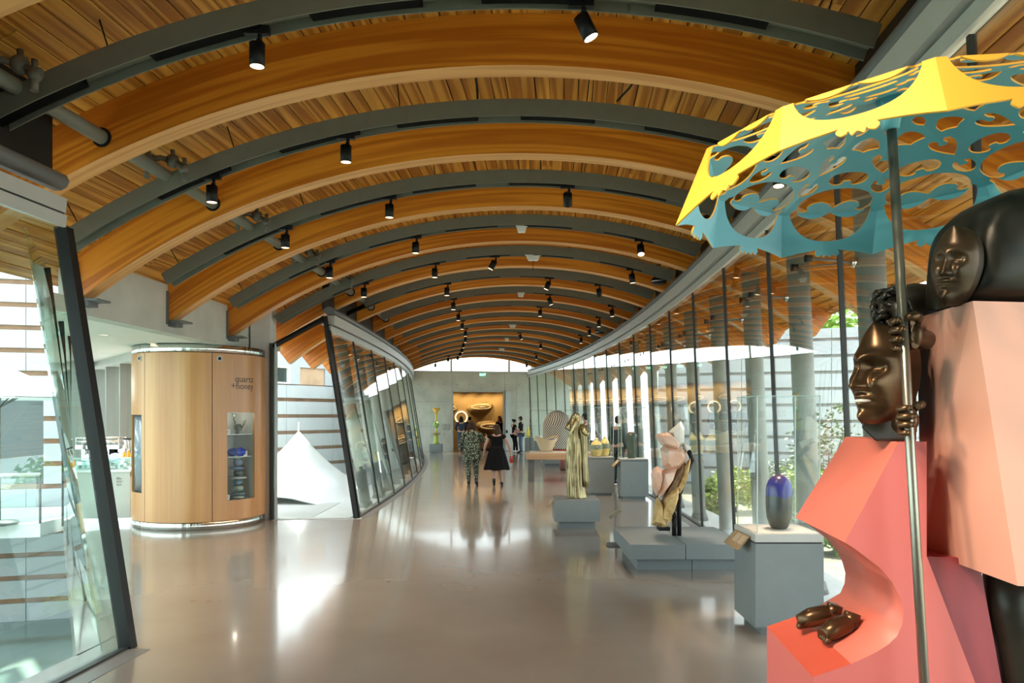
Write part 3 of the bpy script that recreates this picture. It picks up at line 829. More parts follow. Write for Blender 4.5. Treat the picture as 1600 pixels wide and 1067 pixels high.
# ---- track spotlights: black cans on a stem below an adapter
def make_spot(loc, label, cat='spotlight', tilt=0.0, az=0.0, hot=False, scale=1.0, rotz=0.0, watts=45, aim=None):
    t = thing('track_spotlight', label, cat, loc, rotz, 'track spotlights on the arched channels')
    mb = MB(); mb.box((-0.09, -0.025, -0.005), (0.09, 0.025, 0.055)); obj('adapter', mb, BLACK, t)
    mb = MB(); mb.tube([(0.02, 0, 0), (0.02, 0, -0.05)], 0.017, 8); mb.box((0.0, -0.02, -0.085), (0.035, 0.02, -0.04)); obj('stem', mb, BLACK, t)
    M = Matrix.Translation((0.0, 0, -0.07)) @ Matrix.Rotation(az, 4, 'Z') @ Matrix.Rotation(tilt, 4, 'Y')
    if aim is not None:
        M = Matrix.Translation((0.0, 0, -0.07)) @ (Vector(loc) - Vector(aim)).to_track_quat('Z', 'Y').to_matrix().to_4x4()
    R, Hh = 0.055, 0.165
    mb = MB()
    mb.lathe([(0.001, 0), (R, 0), (R, -Hh), (R - 0.005, -Hh), (R - 0.007, -0.10)], seg=20, cap=False)
    can_ = obj('can', mb.xf(M), BLACK, t)
    mb = MB(); mb.lathe([(R - 0.005, -Hh + 0.002), (0.03, -0.115), (0.001, -0.112)], seg=20, cap=False); obj('reflector', mb.xf(M), LAMP_HOT if hot else LAMP, can_)
    if watts:
        ld = bpy.data.lights.new('spot_beam', 'SPOT'); ld.energy = watts; ld.color = (1.0, 0.80, 0.60); ld.spot_size = 1.25 if aim is None else 0.55; ld.spot_blend = 0.7; ld.shadow_soft_size = 0.05 if watts < 112 else 0.2
        lo_ = bpy.data.objects.new('spot_beam', ld); COL.objects.link(lo_); lo_.parent = t
        a_ = M @ Vector((0, 0, -Hh - 0.01)); lo_.location = a_
        d_ = (Vector(aim) - Vector(loc) - a_) if aim is not None else (M.to_3x3() @ Vector((0, 0, -1)))
        lo_.rotation_euler = d_.to_track_quat('-Z', 'Y').to_euler()
    return t
def chan_pos(k, x):
    """across position where channel k lies on the bearing x"""
    lo, hi = -4.2, 2.9
    for _ in range(40):
        md = (lo + hi) / 2; p = C(CH_S[k] + 0.09, md)
        if 800 + 1200 * p.x / p.y < x: lo = md
        else: hi = md
    return (lo + hi) / 2
SPOTS = [(0, 401, 0, 0), (0, 908, 0.45, 1), (1, 330, 0, 0), (1, 540, 0, 0), (1, 1243, 0.1, 0), (2, 445, 0, 0), (2, 608, 0, 0), (2, 887, 0.35, 0), (3, 514, 0, 0), (3, 649, 0, 0), (3, 1001, 0, 0),
         (4, 568, 0, 0), (4, 679, 0, 0), (4, 773, -0.5, 0), (4, 987, 0.15, 0), (5, 698, 0, 0), (5, 858, -0.4, 0), (5, 936, 0.1, 0), (6, 708, 0, 0), (6, 858, 0.3, 0), (6, 956, 0.1, 0), (7, 716, 0, 0), (7, 844, 0, 0), (7, 936, 0, 0),
         (8, 722, 0, 0), (8, 921, 0, 0), (9, 727, 0, 0), (9, 908, 0, 0), (10, 727, 0, 0), (10, 812, 0.4, 0), (11, 724, 0, 0), (11, 845, 0, 0), (12, 722, 0, 0), (13, 719, 0, 0), (13, 838, 0, 0), (14, 700, 0, 0), (14, 715, 0, 0), (15, 680, 0, 0), (15, 823, 0, 0)]
AIMS = {(1, 1243): (2.386, 6.86, 1.1), (3, 1001): (1.95, 10.0, 1.2), (2, 887): (1.09, 13.0, 1.5), (5, 936): (2.3, 17.8, 1.1)}
byk = {}
for q in SPOTS: byk.setdefault(q[0], []).append(q)
for k, lst in byk.items():
    names = {1: ['only'], 2: ['left', 'right'], 3: ['left', 'middle', 'right'], 4: ['leftmost', 'second', 'third', 'rightmost']}[len(lst)]
    for nm, (k_, x, tilt, hot) in zip(names, sorted(lst, key=lambda q: q[1])):
        u = chan_pos(k, x); th = ang(u)
        lab = f'{"brightly lit tilted" if hot else ("tilted" if tilt else "upright")} black spotlight, the {nm} one on the {ORD[k + 1]} arched channel from the camera'
        make_spot(vault(CH_S[k] + 0.09, th, RB - 0.02), lab, tilt=-tilt, hot=bool(hot), watts=(45 if k < 12 else 0) if (k, x) not in AIMS else 110, aim=AIMS.get((k, x)))
# lamps on the channels above and behind the camera, trained on the painted sculpture
for k, u, aim, w_, lab in ((17, 0.6, (1.45, 2.6, 2.6), 48, 'black spotlight behind the camera trained on the cut-out parasol'), (17, 0.0, (1.6, 3.1, 1.7), 130, 'black spotlight behind the camera trained on the painted sculpture'), (17, -0.9, (1.45, 3.1, 0.9), 140, 'black spotlight behind the camera trained on the salmon block')):
    make_spot(vault(CH_S[k] + 0.09, ang(u), RB - 0.02), lab, hot=True, watts=w_, aim=aim)
# ---- small white fittings on the channels
for k, x, w, lab in ((3, 815, 0.10, 'small white sensor under the fourth arched channel'), (4, 833, 0.16, 'white box fitting with a thin drop rod under the fifth arched channel'),
                (6, 814, 0.1, 'little white sensor under the seventh arched channel'), (9, 801, 0.14, 'white box under the tenth arched channel'), (11, 792, 0.1, 'tiny white sensor under the twelfth arched channel'), (13, 784, 0.16, 'white box near the end wall under the fourteenth arched channel')):
    u = chan_pos(k, x); p = vault(CH_S[k] + 0.09, ang(u), RB - 0.005)
    t = thing('ceiling_sensor', lab, 'sensor', p, 0, 'white fittings under the channels')
    mb = MB(); mb.prism([(-w * 0.75, 0), (w * 0.75, 0), (w * 0.62, -0.06), (w * 0.5, -0.085), (-w * 0.5, -0.085), (-w * 0.62, -0.06)], -0.05, 0.05, axis='y'); obj('housing', mb, WHITE, t)
    mb = MB(); mb.box((-w * 0.9, -0.02, 0), (w * 0.9, 0.02, 0.02)); obj('base_plate', mb, WHITE, t)
    if k == 4 or k == 13:
        mb = MB(); mb.tube([(0, 0, -0.085), (0, 0, -0.26)], 0.006, 6); obj('drop_rod', mb, BLACK, t)
# ---- dark round loudspeakers by the long glass header
for k, lab in ((2, 'dark round loudspeaker half hidden behind the cut-out parasol'), (4, 'dark round loudspeaker at the glass side of the fifth arched channel'), (8, 'small dark loudspeaker at the glass side of the ninth arched channel')):
    p = vault(CH_S[k] + 0.5, ang(2.75), RB + 0.02)
    t = thing('loudspeaker', lab, 'loudspeaker', p, 0, 'loudspeakers by the glass header')
    mb = MB(); mb.lathe([(0.001, -0.07), (0.12, -0.06), (0.15, -0.02), (0.15, 0.0), (0.10, 0.08), (0.03, 0.1)], seg=20, cap=False); obj('housing', mb, BLACK, t)
    mb = MB(); mb.lathe([(0.151, -0.01), (0.154, -0.015), (0.151, -0.02)], seg=20, cap=False); obj('ring', mb, CHROME, t)
    mb = MB(); mb.tube([(0, 0, 0.08), (0.02, 0, 0.36)], 0.012, 6); obj('bracket', mb, BLACK, t)
# ---- black hanging cables
for s, u, du, lab in ((BEAM_S0 + 0.5, 0.0, 0.02, 'short black cable dropping straight from the planks to the second channel'), (BEAM_S0 + 0.45, 1.55, -0.22, 'curling black cable with a junction box above the second channel'), (3.9, 1.9, -0.15, 'thin black cable above the first channel near the header')):
    th = ang(u); a = vault(s, th, RD); b_ = vault(s + 0.55 if s > 5 else s + 1.45, ang(u + du), RB + CH_H)
    t = thing('cable', lab, 'cable', a)
    mb = MB(); mb.tube([Vector((0, 0, 0)), (b_ - a) * 0.35 + Vector((0.03, 0, -0.02)), (b_ - a) * 0.7 + Vector((0.02, 0, -0.02)), b_ - a], 0.011, 6); obj('lead', mb, BLACK, t)
    mb = MB(); mb.lathe([(0.05, 0.0), (0.06, -0.012), (0.02, -0.03)], seg=10); obj('gland', mb, BLACK, t)
# ---- sprinkler main with valve clusters
t = thing('sprinkler_pipe', 'grey-green pipe running through the arched beams over the cafe side', 'pipe', C(4, -3.12, 4.28))
inv = Matrix.Translation(-t.location)
mb = MB(); mb.tube([C(s, -3.12, 4.28) for s in [2.0 + 0.8 * i for i in range(24)]], 0.062, 14); obj('main_pipe', mb.xf(inv), PIPE, t)
for s in BEAMS:
    if 2 < s < 20:
        for ds in (-0.012, BEAM_W + 0.002):
            mb = MB(); mb.tube([C(s + ds, -3.12, 4.28), C(s + ds + 0.01, -3.12, 4.28)], 0.085, 16); obj('sleeve', mb.xf(inv), BLACK, t)
for s in [b_ - 1.28 for b_ in BEAMS if 6 < b_ < 15]:
    o = C(s, -3.0, 4.30)
    mb = MB()
    for (x, y, z, r) in ((-0.17, 0.0, 0.06, 0.062), (0.02, 0.1, 0.08, 0.068), (0.16, 0.04, -0.02, 0.05)):
        mb.ball(o + Vector((x, y, z)), r, 10, 7)
        mb.tube([o + Vector((x, y, z)), o + Vector((x, y, z + 0.11))], 0.022, 8)
        mb.tube([o + Vector((x - 0.05, y, z + 0.02)), o + Vector((x + 0.05, y, z + 0.02))], 0.035, 8)
    mb.tube([o + Vector((-0.17, 0, 0.06)), o + Vector((-0.08, 0.06, 0.10)), o + Vector((0.02, 0.1, 0.08)), o + Vector((0.1, 0.08, 0.04)), o + Vector((0.16, 0.04, -0.02)), o + Vector((0.17, 0.02, -0.14))], 0.028, 8)
    mb.tube([o + Vector((-0.17, 0, 0.06)), o + Vector((-0.19, 0, -0.12))], 0.026, 8)
    obj('valve_cluster', mb.xf(inv), VALVE, t)
# ---- devices on the cafe soffit
t = thing('smoke_detector', 'white smoke detector on the pale soffit beside the near glass', 'detector', at(124, 519, (zf - CAM_H) * 1200 / 130) * 1.0)
t.location.z = zf + 0.01
mb = MB(); mb.lathe([(0.085, 0), (0.085, -0.03), (0.07, -0.055), (0.03, -0.065), (0.028, -0.09), (0.001, -0.09)], seg=20, cap=False); obj('housing', mb, WHITE, t)
for x, y, lab in ((163, 524, 'round downlight in the soffit beside the smoke detector'), (238, 537, 'faint round downlight in the soffit above the maple kiosk')):
    Y = (zf - CAM_H) * 1200 / (649 - y); p = at(x, y, Y)
    t = thing('downlight', lab, 'downlight', (p.x, p.y, zf + 0.01), 0)
    mb = MB(); mb.lathe([(0.075, 0), (0.08, -0.006), (0.06, -0.008), (0.055, 0)], seg=20, cap=False); obj('ring', mb, WHITE, t)
    mb = MB(); mb.lathe([(0.056, -0.002), (0.001, -0.002)], seg=20, cap=False); obj('lens', mb, LAMP, t)
# ================================================================ KIOSK of curved maple panels
def text_mesh(body, size, align='LEFT', extrude=0.001):
    cu = bpy.data.curves.new('lettering', 'FONT'); cu.body = body; cu.size = size; cu.align_x = align; cu.extrude = extrude; cu.resolution_u = 4
    o = bpy.data.objects.new('lettering', cu); COL.objects.link(o)
    dg = bpy.context.evaluated_depsgraph_get()
    me = bpy.data.meshes.new_from_object(o.evaluated_get(dg))
    bpy.data.objects.remove(o); bpy.data.curves.remove(cu)
    return me
def lettering(name, body, size, M, m, parent, align='LEFT'):
    me = text_mesh(body, size, align); me.transform(M); me.materials.clear(); me.materials.append(m)
    return link(name, me, parent)
INK = mat('dark_lettering', (0.05, 0.035, 0.02), 0.5)
KX, KY, KR = -5.50, 13.56, 1.095
KZ = CAM_H + 1.13
STREAK = mat('streaked_steel', (0.74, 0.74, 0.70), 0.13, metal=1.0)
nt = STREAK.node_tree; tc = [n for n in nt.nodes if n.type == 'TEX_COORD'][0]
mp = nt.nodes.new('ShaderNodeMapping'); mp.inputs['Scale'].default_value = (9, 9, 0.01); nz_ = nt.nodes.new('ShaderNodeTexNoise'); nz_.inputs['Scale'].default_value = 1.2; nz_.inputs['Detail'].default_value = 4
bp = nt.nodes.new('ShaderNodeBump'); bp.inputs['Strength'].default_value = 0.6; bp.inputs['Distance'].default_value = 0.05
nt.links.new(tc.outputs['Object'], mp.inputs[0]); nt.links.new(mp.outputs[0], nz_.inputs['Vector']); nt.links.new(nz_.outputs['Fac'], bp.inputs['Height']); nt.links.new(bp.outputs[0], nt.nodes['Principled BSDF'].inputs['Normal'])
k_ = thing('curved_kiosk', 'round maple-veneer kiosk with steel bands and a lit display niche', 'kiosk', (KX, KY, 0))
D = math.radians
def kp(ph, r, z): return Vector((r * math.sin(D(ph)), -r * math.cos(D(ph)), z))
def shell(ph0, ph1, z0, z1, r0, r1, m, name, holes=(), parent=k_):
    mb = MB(); n = max(3, int(abs(ph1 - ph0) / 4))
    phs = sorted(set([ph0 + (ph1 - ph0) * i / n for i in range(n + 1)] + [h for q in holes for h in q[:2]]))
    zs = sorted(set([z0, z1] + [h for q in holes for h in q[2:4]]))
    for a, b_ in zip(phs[:-1], phs[1:]):
        for za, zb in zip(zs[:-1], zs[1:]):
            if any(q[0] - 1e-6 <= a and b_ <= q[1] + 1e-6 and q[2] - 1e-6 <= za and zb <= q[3] + 1e-6 for q in holes): continue
            U = lambda p: (D(p) * KR, 0)
            mb.face([kp(a, r1, za), kp(b_, r1, za), kp(b_, r1, zb), kp(a, r1, zb)], uv=[(za, D(a) * KR), (za, D(b_) * KR), (zb, D(b_) * KR), (zb, D(a) * KR)], smooth=True)
            mb.face([kp(a, r0, za), kp(a, r0, zb), kp(b_, r0, zb), kp(b_, r0, za)])
    # rims
    for q in [(ph0, ph1, z0, z1)] + list(holes):
        pp = [p for p in phs if q[0] - 1e-6 <= p <= q[1] + 1e-6]
        for a, b_ in zip(pp[:-1], pp[1:]):
            for z in (q[2], q[3]): mb.face([kp(a, r0, z), kp(b_, r0, z), kp(b_, r1, z), kp(a, r1, z)])
        for p in (q[0], q[1]): mb.face([kp(p, r0, q[2]), kp(p, r1, q[2]), kp(p, r1, q[3]), kp(p, r0, q[3])])
    return obj(name, mb, m, parent, recalc=False)
NICHE = (44.3, 74.5, 0.46, 1.93); SLOT = (-66.0, -33.0, 0.60, 1.89)
shell(-28.6, 31.2, 0.132, KZ - 0.10, KR - 0.03, KR, W_OAK, 'panel')
door_panel = shell(31.8, 112, 0.132, KZ - 0.10, KR - 0.03, KR, W_OAK, 'panel', [NICHE])
shell(-112, -29.2, 0.132, KZ - 0.10, KR - 0.03, KR, W_OAK, 'panel', [SLOT])
shell(112.4, 247.6, 0.132, KZ - 0.10, KR - 0.03, KR, W_OAK, 'panel')
for z0, z1 in ((0.0, 0.13), (KZ - 0.098, KZ + 0.035)):
    mb = MB(); mb.lathe([(KR - 0.006, z0), (KR - 0.006, z1)], seg=96, cap=True); obj('steel_band', mb, STREAK, k_)
mb = MB(); mb.lathe([(KR - 0.05, 0.1), (KR - 0.05, KZ - 0.085)], seg=48); 
# niche lining
LINER = mat('niche_grey', (0.36, 0.36, 0.32), 0.6)
ni = MB(); r0 = 0.68
a0_, a1_, z0, z1 = NICHE
n = 8
for i in range(n):
    a, b_ = a0_ + (a1_ - a0_) * i / n, a0_ + (a1_ - a0_) * (i + 1) / n
    ni.face([kp(a, r0, z0), kp(b_, r0, z0), kp(b_, r0, z1), kp(a, r0, z1)])
    for z in (z0, z1): ni.face([kp(a, r0, z), kp(b_, r0, z), kp(b_, KR - 0.03, z), kp(a, KR - 0.03, z)])
for p in (a0_, a1_): ni.face([kp(p, r0, z0), kp(p, KR - 0.03, z0), kp(p, KR - 0.03, z1), kp(p, r0, z1)])
obj('niche', ni, LINER, k_, recalc=False)
SH = (1.565, 1.185)
for z in SH:
    mb = MB(); mb.grid([[kp(a0_ + (a1_ - a0_) * i / n, r, zz) for r, zz in ((r0, z), (KR - 0.06, z), (KR - 0.06, z - 0.012), (r0, z - 0.012))] for i in range(n + 1)], closed_u=True, smooth=False, cap0=True, cap1=True)
    obj('glass_shelf', mb, mat('shelf_glass', (0.55, 0.62, 0.58), 0.15), k_)
mb = MB(); mb.grid([[kp(a0_ + 0.3 + (a1_ - a0_ - 0.6) * i / n, r, z) for r, z in ((KR - 0.028, z0), (KR - 0.022, z0), (KR - 0.022, z1), (KR - 0.028, z1))] for i in range(n + 1)], closed_u=True, smooth=False, cap0=True, cap1=True)
obj('niche_glass', mb, GLASS_CASE, k_)
# lamps in the niche head
pl = bpy.data.lights.new('niche_light', 'POINT'); pl.energy = 0.35; pl.color = (1, 0.93, 0.8); pl.shadow_soft_size = 0.03
lo = bpy.data.objects.new('niche_light', pl); COL.objects.link(lo); lo.parent = k_; lo.location = kp(59, 0.9, 1.88)
mb = MB(); n = 6
mb.grid([[kp(SLOT[0] + (SLOT[1] - SLOT[0]) * i / n, r, z) for r, z in ((KR - 0.06, SLOT[2]), (KR - 0.04, SLOT[2]), (KR - 0.04, SLOT[3]), (KR - 0.06, SLOT[3]))] for i in range(n + 1)], closed_u=True, smooth=True, cap0=True, cap1=True)
obj('menu_screen', mb, mat('screen_grey', (0.16, 0.19, 0.22), 0.12, spec=0.8), k_)
mb = MB()
for p in (SLOT[0], SLOT[1]): mb.face([kp(p, KR - 0.06, SLOT[2]), kp(p, KR - 0.02, SLOT[2]), kp(p, KR - 0.02, SLOT[3]), kp(p, KR - 0.06, SLOT[3])])
for z in SLOT[2:]: mb.face([kp(SLOT[0], KR - 0.16, z), kp(SLOT[1], KR - 0.16, z), kp(SLOT[1], KR - 0.02, z), kp(SLOT[0], KR - 0.02, z)])
obj('slot_lining', mb, mat('dark_oak', (0.25, 0.12, 0.04), 0.5), k_, recalc=False)
for ph in (-36, 37.5):
    mb = MB(); c = kp(ph, KR, KZ - 0.19); d = kp(ph, 1, 0)
    mb.tube([c - d * 0.02, c + d * 0.012], 0.045, 16); sock_ = obj('lamp_socket', mb, GREY_HEAD, k_)
    mb = MB(); mb.tube([c + d * 0.006, c + d * 0.014], 0.028, 12); obj('lamp_lens', mb, BLACK, sock_)
for body, sz, zt, pr in (('quartz', 0.155, 2.445, 72.2), ('+honey', 0.155, 2.325, 72.2)):
    me = text_mesh(body, sz, 'RIGHT')
    for v in me.vertices:
        x, y, z = v.co
        q = kp(pr + math.degrees(x / KR), KR + 0.001 + z, zt + y); v.co = q
    me.materials.clear(); me.materials.append(INK); link('sign_lettering', me, door_panel)
# things in the niche
def niche_at(ph, r, z): return Vector((KX, KY, 0)) + kp(ph, r, z)
VGREEN = mat('mottled_green_glaze', (0.045, 0.06, 0.02), 0.35, var=0.4, scale=20)
t = thing('twisted_vessel', 'dark green vessel with curling twig handles on the top niche shelf', 'vessel', niche_at(60.5, 0.95, SH[0]))
mb = MB(); mb.lathe([(0.035, 0), (0.045, 0.012), (0.03, 0.035), (0.062, 0.09), (0.066, 0.13), (0.05, 0.165), (0.04, 0.17)], seg=18); obj('body', mb, VGREEN, t)
mb = MB(); mb.tube([(0.05, 0, 0.08), (0.09, 0, 0.13), (0.10, -0.01, 0.2), (0.13, 0, 0.24), (0.12, 0, 0.17), (0.06, 0, 0.12)], 0.008, 6); obj('handle', mb, VGREEN, t)
mb = MB(); mb.tube([(-0.04, 0, 0.13), (-0.05, 0, 0.22), (-0.075, 0, 0.25), (-0.05, 0, 0.29), (-0.09, 0, 0.33), (-0.085, 0, 0.36)], [0.012, 0.01, 0.009, 0.008, 0.007, 0.005], 6); obj('spout', mb, VGREEN, t)
VBLUE = mat('cobalt_glaze', (0.015, 0.05, 0.42), 0.2)
t = thing('blue_vessel', 'glossy cobalt blue lobed vessel on the middle niche shelf', 'vessel', niche_at(58.5, 0.95, SH[1]))
mb = MB(); mb.ball((-0.05, 0, 0.07), (0.10, 0.08, 0.07), 16, 10); mb.ball((0.06, 0, 0.075), (0.10, 0.08, 0.075), 16, 10); mb.ball((0.07, 0, 0.13), (0.05, 0.04, 0.025), 12, 8); obj('body', mb, VBLUE, t)
t = thing('stacked_discs', 'tower of stacked green and blue pebble discs in the low niche', 'sculpture', niche_at(60.5, 0.94, 0.462))
zz = 0.0
cols_ = [(0.30, 0.36, 0.30), (0.10, 0.17, 0.16), (0.26, 0.34, 0.28), (0.16, 0.26, 0.34), (0.42, 0.46, 0.44), (0.08, 0.13, 0.14), (0.16, 0.24, 0.42), (0.14, 0.20, 0.28), (0.34, 0.42, 0.33)]
for i, (r, h) in enumerate(((0.115, 0.06), (0.125, 0.06), (0.10, 0.12), (0.085, 0.10), (0.155, 0.055), (0.075, 0.11), (0.125, 0.06), (0.075, 0.13), (0.08, 0.13))):
    mb = MB(); mb.ball(((-0.02 if i == 6 else 0.01 * (i % 2)), 0, zz + h / 2), (r, r * 0.9, h / 2), 18, 8); zz += h * 0.97
    obj('disc', mb, mat('disc_glaze_%s' % 'abcdefghi'[i], cols_[i], 0.3, var=0.15, scale=14), t)
CARD = mat('white_card', (0.72, 0.72, 0.70), 0.6)
for ph, z, lab in ((47.5, SH[0], 'white caption card beside the dark green vessel'), (69, SH[1], 'white caption card beside the cobalt vessel'), (47.0, 0.462, 'white caption card at the foot of the stacked discs')):
    t = thing('caption_card', lab, 'card', niche_at(ph, 0.98, z), D(ph))
    mb = MB(); mb.prism([(-0.045, 0), (0.045, 0), (0.045, 0.004), (0.035, 0.085), (-0.035, 0.085), (-0.045, 0.004)], -0.004, 0.004, axis='y'); mb.prism([(-0.045, 0), (0.045, 0), (0.045, 0.085), (-0.045, 0.085)], -0.002, 0.002, axis='y'); cf_ = obj('card_face', mb, CARD, t)
    mb = MB()
    for i in range(3): mb.box((-0.012, -0.006, 0.03 + 0.013 * i), (0.014, -0.004, 0.034 + 0.013 * i))
    obj('print_lines', mb, INK, cf_)

# ================================================================ CAFE COUNTER
ct = thing('cafe_counter', 'pale concrete cafe counter with a steel kick between green glass and kiosk', 'counter', (-7.0, 13.3, 0), math.atan2(0.17, 1.0))
mb = MB(); mb.box((-0.60, 0.0, 0.10), (0.36, 0.75, 0.90)); obj('body', mb, CONC, ct)
mb = MB(); mb.box((-0.59, 0.02, 0.0), (0.36, 0.7, 0.10)); obj('kick', mb, STEEL, ct)
mb = MB(); mb.box((-0.62, -0.02, 0.90), (0.38, 0.78, 0.94)); obj('worktop', mb, WHITE, ct)
lettering('door_number', '423', 0.055, Matrix.Translation((0.14, -0.001, 0.66)) @ Matrix.Rotation(PI / 2, 4, 'X'), INK, ct)
mb = MB()
for i, w in enumerate((0.05, 0.09, 0.08, 0.0, 0.10, 0.085)):
    if w: mb.box((0.14, -0.002, 0.80 - 0.016 * i), (0.14 + w, 0.001, 0.807 - 0.016 * i))
obj('small_print', mb, INK, ct)
ctM = Matrix.Translation(ct.location) @ Matrix.Rotation(math.atan2(0.17, 1.0), 4, 'Z')
def on_counter(x, y, z): return ctM @ Vector((x, y, z))
CZ = math.atan2(0.17, 1.0)
t = thing('display_case', 'low glass display case standing along the cafe worktop', 'display case', on_counter(-0.1, 0.12, 0.94), CZ)
for lo_, hi_, nm in (((-0.48, -0.10, 0.0), (0.46, -0.09, 0.19), 'pane'), ((-0.48, 0.10, 0.0), (0.46, 0.11, 0.19), 'pane'), ((-0.48, -0.09, 0.0), (-0.47, 0.10, 0.19), 'pane'), ((0.45, -0.09, 0.0), (0.46, 0.10, 0.19), 'pane')):
    mb = MB(); mb.box(lo_, hi_); obj(nm, mb, GLASS_GREEN, t)
mb = MB(); mb.box((-0.49, -0.11, 0.19), (0.47, 0.12, 0.205)); obj('top_pane', mb, CASE_EDGE, t)
t = thing('carafe_rack', 'dark cups and steel jugs inside the low glass display', 'rack', on_counter(-0.1, 0.12, 0.941), CZ)
for x, h, r, m in ((-0.16, 0.13, 0.05, BLACK), (-0.03, 0.15, 0.045, BLACK), (0.06, 0.10, 0.05, CHROME), (0.36, 0.14, 0.05, CHROME)):
    mb = MB(); mb.lathe([(r, 0), (r * 1.05, h * 0.6), (r * 0.7, h)], (x, 0, 0), 14); obj('jug', mb, m, t)
t = thing('espresso_machine', 'chrome espresso machine with cups on its railed top behind the counter', 'coffee machine', on_counter(-0.28, 0.52, 0.94), CZ)
mb = MB(); mb.box((-0.34, -0.19, 0.06), (0.34, 0.18, 0.13)); mb.box((-0.34, 0.02, 0.13), (0.34, 0.18, 0.34)); bevel(obj('body', mb, CHROME, t), 0.01)
mb = MB(); mb.box((-0.36, -0.20, 0.34), (0.36, 0.2, 0.42)); bevel(obj('upper_housing', mb, CHROME, t), 0.012)
mb = MB(); mb.box((-0.30, -0.195, 0.13), (0.30, -0.05, 0.14)); obj('drip_tray', mb, BLACK, t)
for x in (-0.2, 0.0, 0.2):
    mb = MB(); mb.tube([(x, -0.09, 0.34), (x, -0.09, 0.26)], 0.04, 12); mb.tube([(x, -0.09, 0.27), (x + 0.02, -0.24, 0.255)], 0.014, 8); obj('group_head', mb, BLACK, t)
for z in (0.48, 0.54):
    mb = MB(); mb.tube([(-0.35, -0.19, z), (0.35, -0.19, z), (0.35, 0.19, z), (-0.35, 0.19, z), (-0.35, -0.19, z)], 0.009, 6); obj('cup_rail', mb, CHROME, t)
for x, y in ((-0.35, -0.19), (0.35, -0.19), (0.0, -0.19), (-0.35, 0.19), (0.35, 0.19)):
    mb = MB(); mb.tube([(x, y, 0.42), (x, y, 0.55)], 0.007, 6); obj('rail_post', mb, CHROME, t)
for s_ in (-0.3, 0.3):
    for y in (-0.14, 0.13):
        mb = MB(); mb.tube([(s_, y, 0.0), (s_, y, 0.06)], 0.022, 10); obj('foot', mb, BLACK, t)
for i in range(6):
    t = thing('coffee_cup', ['first','second','third','fourth','fifth','sixth'][i] + ' upturned white cup from the green glass on the espresso machine top', 'cup', on_counter(-0.55 + 0.105 * i, 0.50, 1.36), 0, 'cups on the espresso machine')
    mb = MB(); mb.lathe([(0.042, 0), (0.038, 0.04), (0.025, 0.065), (0.022, 0.065)], seg=14); obj('bowl', mb, WHITE, t)
    mb = MB(); mb.tube([(0.038, 0, 0.045), (0.062, 0, 0.04), (0.062, 0, 0.02), (0.042, 0, 0.015)], 0.006, 6); obj('handle', mb, WHITE, t)
t = thing('wire_basket', 'flared chrome wire basket to the right of the espresso machine', 'basket', on_counter(0.235, 0.50, 0.94), CZ)
mb = MB()
for k in range(14):
    a = 2 * PI * k / 14; mb.tube([(0.07 * math.cos(a), 0.07 * math.sin(a), 0.22), (0.13 * math.cos(a), 0.13 * math.sin(a), 0.52)], 0.006, 5)
obj('wires', mb, CHROME, t)
for r, z in ((0.07, 0.22), (0.13, 0.52)):
    mb = MB(); mb.tube([(r * math.cos(2*PI*k/20), r * math.sin(2*PI*k/20), z) for k in range(21)], 0.008 if z < 0.5 else 0.012, 6); obj('hoop', mb, BLACK if z > 0.5 else CHROME, t)
mb = MB(); mb.lathe([(0.10, 0), (0.10, 0.02), (0.03, 0.04), (0.03, 0.20), (0.075, 0.22)], seg=16); obj('stand', mb, CHROME, t)
AMBER = mat('amber_drink', (0.75, 0.33, 0.03), 0.15, spec=0.6)
for i, (x, h, lab) in enumerate(((0.22, 0.10, 'amber bottle at the left end of the bottle trio on the glass case'), (0.29, 0.12, 'tallest amber bottle in the middle of the trio on the glass case'), (0.35, 0.085, 'short amber bottle at the kiosk end of the trio on the glass case'))):
    t = thing('drink_bottle', lab, 'bottle', on_counter(x, 0.14, 1.146), 0, 'amber bottles on the glass case')
    mb = MB(); mb.lathe([(0.026, 0), (0.028, 0.01), (0.028, h * 0.62), (0.012, h * 0.82), (0.012, h)], seg=14); obj('bottle_glass', mb, AMBER, t)
    mb = MB(); mb.lathe([(0.014, h), (0.014, h + 0.02)], seg=12); obj('cap', mb, WHITE, t)

# ================================================================ GALLERY beyond the doorway
TAN = mat('tan_gallery_wall', (0.42, 0.29, 0.12), 0.7, var=0.05)
TAN2 = mat('tan_relief', (0.36, 0.25, 0.10), 0.65)
gal = structure('wall_gallery')
for nm, a, b_, z0, z1, d0, d1 in (('back_panel', DU0 - 2.5, DU1 + 2.5, 0, 3.6, 4.4, 4.6), ('side_panel', DU0 - 2.6, DU0 - 2.4, 0, 3.6, 0.35, 4.5), ('side_panel', DU1 + 2.4, DU1 + 2.6, 0, 3.6, 0.35, 4.5), ('lid', DU0 - 2.6, DU1 + 2.6, 3.6, 3.75, 0.3, 4.6), ('near_panel', DU0 - 2.6, DU0 - 0.02, 0, 3.6, 0.31, 0.36), ('near_panel', DU1 + 0.02, DU1 + 2.6, 0, 3.6, 0.31, 0.36)):
    mb = MB(); wbox(mb, a, b_, z0, z1, d0, d1); obj(nm, mb, TAN, gal)
mb = MB(); wbox(mb, DU0 - 2.6, DU1 + 2.6, -0.3, 0.0, 0.0, 4.6); structure('floor_gallery', mb, FLOOR)
def gw(px, py, d=4.4):
    """a point of the gallery back wall"""
    t_ = (px - 800) / 1200; c, s_ = math.cos(a0), math.sin(a0)
    # X = C.x + ..., solve along the wall line shifted by d
    u = 0.0
    for _ in range(30):
        p = W(u, 0, d); x = 800 + 1200 * p.x / p.y; u += (px - x) / 1200 * p.y
    p = W(u, 0, d); return u, CAM_H + (649 - py) / 1200 * p.y
GLOWM = mat('light_cove', (1, 0.8, 0.5), 0.5, emit=(1.0, 0.72, 0.34), es=0.22)
